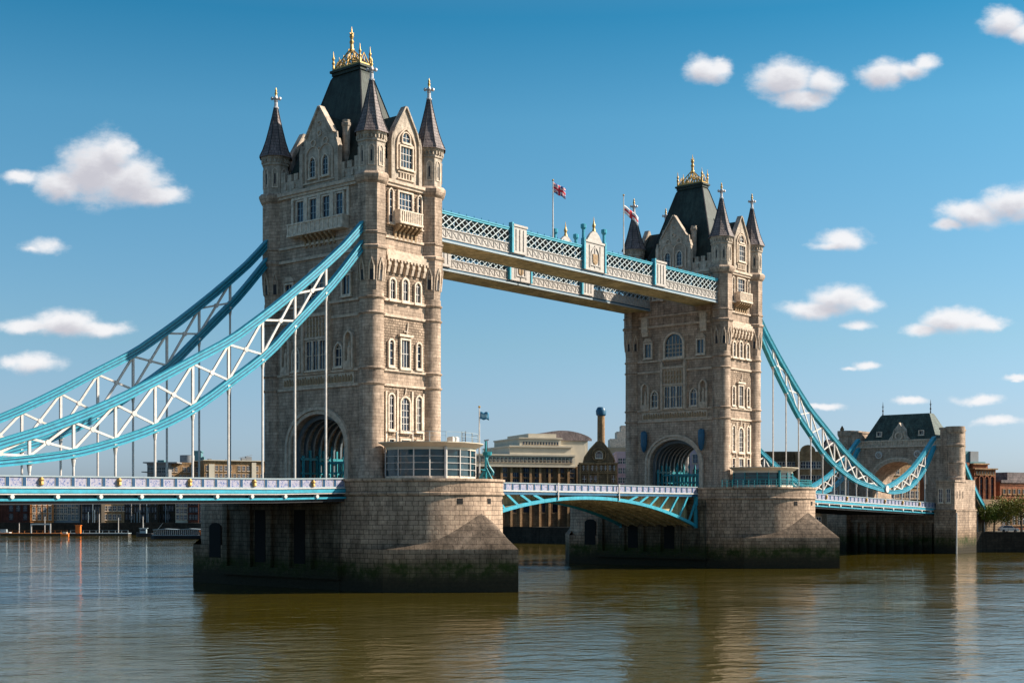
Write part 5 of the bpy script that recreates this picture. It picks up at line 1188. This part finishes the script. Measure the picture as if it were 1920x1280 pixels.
# ---------------------------------------------------------------- trees on the right embankment
def leafmat(name, c):
    m, t, b = newmat(name); g_ = t.nodes.new('ShaderNodeNewGeometry'); n = noise(t, g_.outputs['Position'], .8, 3)
    k = mapr(t, n.outputs['Fac'], .3, .7, .55, 1.5, 'LINEAR'); v = t.nodes.new('ShaderNodeVectorMath'); v.operation = 'SCALE'; v.inputs[0].default_value = c; t.links.new(k, v.inputs['Scale'])
    t.links.new(v.outputs[0], b.inputs['Base Color']); b.inputs['Roughness'].default_value = .6; b.inputs['Specular IOR Level'].default_value = .2; M[name] = m
leafmat('leaf_a', (.10,.13,.02)); leafmat('leaf_b', (.055,.085,.018)); leafmat('leaf_c', (.14,.14,.02))
def tree(px, d, h, r, mat, label):
    p = at(px, d); x, y, z = p.x, p.y, 4.3; T = thing('broadleaf_tree', label, 'tree', (x, y, z), 'trees on the right embankment')
    b = MB(); b.tube((x,y,z), (x+.1,y,z+h*.35), .26, 8, .18); b.tube((x+.1,y,z+h*.35), (x-.1,y+.1,z+h*.75), .18, 6, .06); cs = []
    for k in range(9):
        a = random.uniform(0, 2*PI); s = random.uniform(.35, .8)*r; e = (x+s*math.cos(a), y+s*math.sin(a), z+h*random.uniform(.45, .85)); b.tube((x,y,z+h*random.uniform(.25,.5)), e, .1, 5, .03); cs.append((e, random.uniform(.35, .6)*r))
    b.build('trunk', 'bark', T); cs.append(((x,y,z+h*.72), r*.6)); b = MB()
    for (c, rr) in cs:
        for k in range(300):
            v = Vector((random.gauss(0,1), random.gauss(0,1), random.gauss(0,.75))).normalized()*rr*random.uniform(.55,1.08); q = Vector(c)+v
            if q.z < z+h*.2: continue
            e = Vector((random.gauss(0,1), random.gauss(0,1), random.gauss(0,1))).normalized(); f = e.orthogonal().normalized(); g_ = e.cross(f)
            s = random.uniform(.12,.24); b.face([q-f*s, q+g_*s*.6, q+f*s, q-g_*s*.6], raw=True)
    b.build('crown', mat, T)
tree(1822, 318, 6.4, 3.0, 'leaf_b', 'small dark leaved tree nearest the gatehouse'); tree(1843, 314, 6.9, 3.2, 'leaf_a', 'olive green tree second from the gatehouse in front of the brick arches')
tree(1864, 318, 6.4, 3.0, 'leaf_b', 'dense green tree third from the gatehouse'); tree(1888, 316, 8.2, 3.8, 'leaf_c', 'yellowish green tree before the lower brick building, second from the right edge'); tree(1915, 312, 9.0, 4.6, 'leaf_c', 'largest yellow green tree at the right edge of the picture')
T = thing('embankment_railing', 'thin dark railing along the top of the right river wall', 'railing', (180, -15.6, 4.6)); b = MB()
pts = [Vector((180,-15.6)).lerp(Vector((243,-90.4)), k/60) for k in range(61)]
for p in pts: b.bar((p.x,p.y,4.5), (p.x,p.y,5.7), .07, .07)
b.bar((*pts[0],5.7), (*pts[-1],5.7), .08, .08); b.bar((*pts[0],5.1), (*pts[-1],5.1), .05, .05); b.build('rails', 'dark', T)
def lamp(px, d, label):
    p = at(px, d); T = thing('street_lamp', label, 'street lamp', (p.x,p.y,4.3), 'lamps on the right embankment'); b = MB(); b.tube((p.x,p.y,4.3), (p.x,p.y,8.3), .1, 6, .06); b.build('post', 'white', T); b = MB(); b.lathe([(.08,8.3),(.28,8.5),(.24,9.0),(.02,9.15)], 8, (p.x,p.y)); b.build('lantern', 'white', T)
lamp(1833, 314, 'pale lamp post close to the gatehouse on the embankment'); lamp(1846, 314, 'pale lamp post standing between the second and third tree')
p = at(1893, 308); F = frame(p, 0); T = thing('parked_car', 'small white car parked by the railing beneath the yellow green trees', 'car', (p.x,p.y,4.3)); b = MB(F)
b.prism([(-2.1,4.65), (2.1,4.65), (2.15,5.2), (1.9,5.3), (1.1,5.35), (.6,5.9), (-1.2,5.95), (-1.9,5.4), (-2.15,5.2)], -1.7, 0, True); b.build('body', 'white', T)
b = MB(F); b.prism([(-1.6,5.4), (.95,5.4), (.5,5.82), (-1.15,5.86)], 0, .03); b.build('side_window', 'glass', T)
for u in (-1.35, 1.3): b = MB(F); b.tube((u,-.1,4.65), (u,.06,4.65), .34, 12); b.build('wheel', 'dark', T)
for u in (2.12,): b = MB(F); b.fbox(u-.1, u+.05, 5.0, 5.15, -.4, -.1); b.build('headlight', 'finial', T)

# ---------------------------------------------------------------- boats and pontoons
def hull(b, F, L, Bm, zb, zt, bow=.18):
    n = 14; prev = None
    for k in range(n+1):
        t = k/n; u = L*t; hb = Bm/2*min(1, (t/bow)**.6 if t < bow else 1, ((1-t)/.06)**.5 if t > .94 else 1)*1.0; hb = max(hb, .05); sh = zt + .5*max(0, 1-t/.25)**2
        row = [(u,-Bm/2-hb*.7,zb), (u,-Bm/2+hb*.7,zb), (u,-Bm/2+hb,sh), (u,-Bm/2-hb,sh)]
        if prev:
            for i in range(4): j = (i+1) % 4; b.face([prev[i], row[i], row[j], prev[j]][::-1])
        prev = row
T = thing('tour_boat', 'grey passenger boat with a long white railed deck moored beside the near pier', 'boat', (0,0,0)); p = at(279, 432); T.location = (p.x, p.y, 0); ORG[T.name] = Vector((p.x,p.y,0)); F = frame(p, 0)
b = MB(F); hull(b, F, 19.5, 4.6, -.2, 1.15); b.build('hull', 'dark', T); b = MB(F); b.fbox(1.0, 19.0, 1.15, 1.3, -4.4, -.1); b.build('rubbing_strake', 'wblue', T)
b = MB(F)
for k in range(27): u = 1.6+k*.63; b.bar((u,-.2,1.3), (u+.05,-.2,3.1), .09, .09); b.bar((u,-4.3,1.3), (u,-4.3,3.1), .09, .09)
b.build('deck_posts', 'white', T); b = MB(F); b.fbox(2.5, 16.5, 1.3, 2.9, -3.9, -.7); b.build('cabin', 'glass', T)
b = MB(F); q = [(1.2,3.1), (5,3.35), (9,3.15), (13,3.4), (18.6,3.1)]
for (a,z0), (c,z1) in zip(q, q[1:]): b.face([(a,0,z0), (c,0,z1), (c,-4.6,z1), (a,-4.6,z0)]); b.face([(a,0,z0-.16), (c,0,z1-.16), (c,0,z1), (a,0,z0)])
b.bar((0.8,-2,1.2), (4,-2,5.2), .06, .06); b.build('awning', 'wblue', T); b = MB(F); b.fbox(16.7, 18.7, 1.0, 2.3, .0, .25); b.build('life_raft', 'orange', T)
p = at(374, 430); F = frame(p, 0); T = thing('tender', 'small orange topped tender behind the tour boat stern', 'boat', (p.x,p.y,0)); b = MB(F); hull(b, F, 3.6, 1.6, -.1, 1.3); b.build('hull', 'dark', T); b = MB(F); b.fbox(-.2, 2.8, 2.3, 2.75, -1.6, 0); b.fbox(.2,.3,1.3,2.3,-.2,-.1); b.fbox(2.4,2.5,1.3,2.3,-.2,-.1); b.build('canopy', 'orange', T)
p = at(254, 470); F = frame(p, 0); T = thing('work_boat', 'dark work boat with small pale wheelhouse left of the tour boat', 'boat', (p.x,p.y,0)); b = MB(F); hull(b, F, 6.0, 2.2, -.2, 1.2); b.build('hull', 'dark', T)
b = MB(F); b.fbox(1.4, 3.6, 1.1, 2.9, -1.8, -.4); b.fbox(1.1, 4.0, 2.9, 3.05, -2.0, -.2); b.build('wheelhouse', 'wblue', T); b = MB(F); b.fbox(1.6, 3.4, 2.0, 2.6, -.4, -.37); b.build('window', 'glass', T); b = MB(F); b.bar((2.6,-1,3), (2.6,-1,4.8), .07, .07); b.build('mast', 'wblue', T)
p = at(112, 480); F = frame(p, 0); T = thing('launch', 'little orange and white launch in front of the left pontoon', 'boat', (p.x,p.y,0)); b = MB(F); hull(b, F, 3.2, 1.4, -.1, .8); b.build('hull', 'orange', T); b = MB(F); b.fbox(.9, 2.4, .8, 1.5, -1.1, -.3); b.build('cabin', 'cream', T)
p = at(-14, 492); F = frame(p, 0); T = thing('motor_cruiser', 'white motor boat at the far left edge of the water', 'boat', (p.x,p.y,0)); b = MB(F); hull(b, F, 6.6, 2.3, -.1, 1.2); b.build('hull', 'white', T); b = MB(F); b.fbox(1.8, 4.8, 1.2, 2.2, -1.9, -.4); b.build('cabin', 'wblue', T)
def pontoon(px0, px1, d, mat, label):
    p = at(px0, d); F = frame(p, 0); Wd = (px1-px0)/FPX*d; T = thing('pontoon', label, 'pontoon', (p.x,p.y,0), 'floating pontoons on the left'); b = MB(F); b.fbox(0, Wd, -.3, .75, -4, 0); b.build('float', 'timber', T); b = MB(F); b.fbox(-.1, Wd+.1, .75, 1.0, -4.1, .1); b.build('deck', mat, T)
    b = MB(F); n = int(Wd/2.2)
    for k in range(n+1): b.bar((Wd*k/n,-.1,1.0), (Wd*k/n,-.1,2.0), .08, .08)
    b.bar((0,-.1,2.0), (Wd,-.1,2.0), .07, .07); b.build('handrail', mat if mat != 'timber' else 'wblue', T)
pontoon(0, 126, 484, 'bricko', 'long pontoon with rusty orange deck at the lower left'); pontoon(132, 240, 486, 'wblue', 'grey decked pontoon between the orange buoy post and the work boat')
p = at(57, 482); F = frame(p, 0); T = thing('portal_frame', 'white steel portal frame standing on the orange pontoon', 'frame', (p.x,p.y,1)); b = MB(F)
b.fbox(0, 7.3, 4.0, 4.5, -.3, 0)
for u in (0, 6.9): b.fbox(u, u+.4, 1, 4.0, -.3, 0)
b.build('beams', 'white', T)
p = at(144, 483); b = MB(frame(p, 0)); b.fbox(-.5, 1.2, .9, 3.7, -1.4, 0); b.fbox(-.7, 1.4, 3.7, 3.9, -1.6, .2); b.fbox(-.2, .9, 1.2, 3.3, 0, .08); tag(b.build('kiosk', 'orange'), 'small bright orange cabin on the grey pontoon', 'cabin')
for i, (px, h) in enumerate(((36, 4.5), (84, 7), (186, 8), (222, 6.5), (268, 7))):
    p = at(px, 490); b = MB(); b.tube((p.x,p.y,-1), (p.x,p.y,h), .17, 8, .15); b.m = 1; b.tube((p.x,p.y,h), (p.x,p.y,h+.4), .2, 8, .04)
    tag(b.build('mooring_pile', ['stonegrey', 'dark'], None, smooth=True), ['short pale pile near the left picture edge, before the red warehouse', 'pale pile rising behind the white portal frame', 'tall pale pile in front of the dark warehouse beside the tan house', 'pale pile before the sunlit tan house', 'pale pile just left of the tour boat bow'][i], 'mooring pile', 'mooring piles by the left bank')
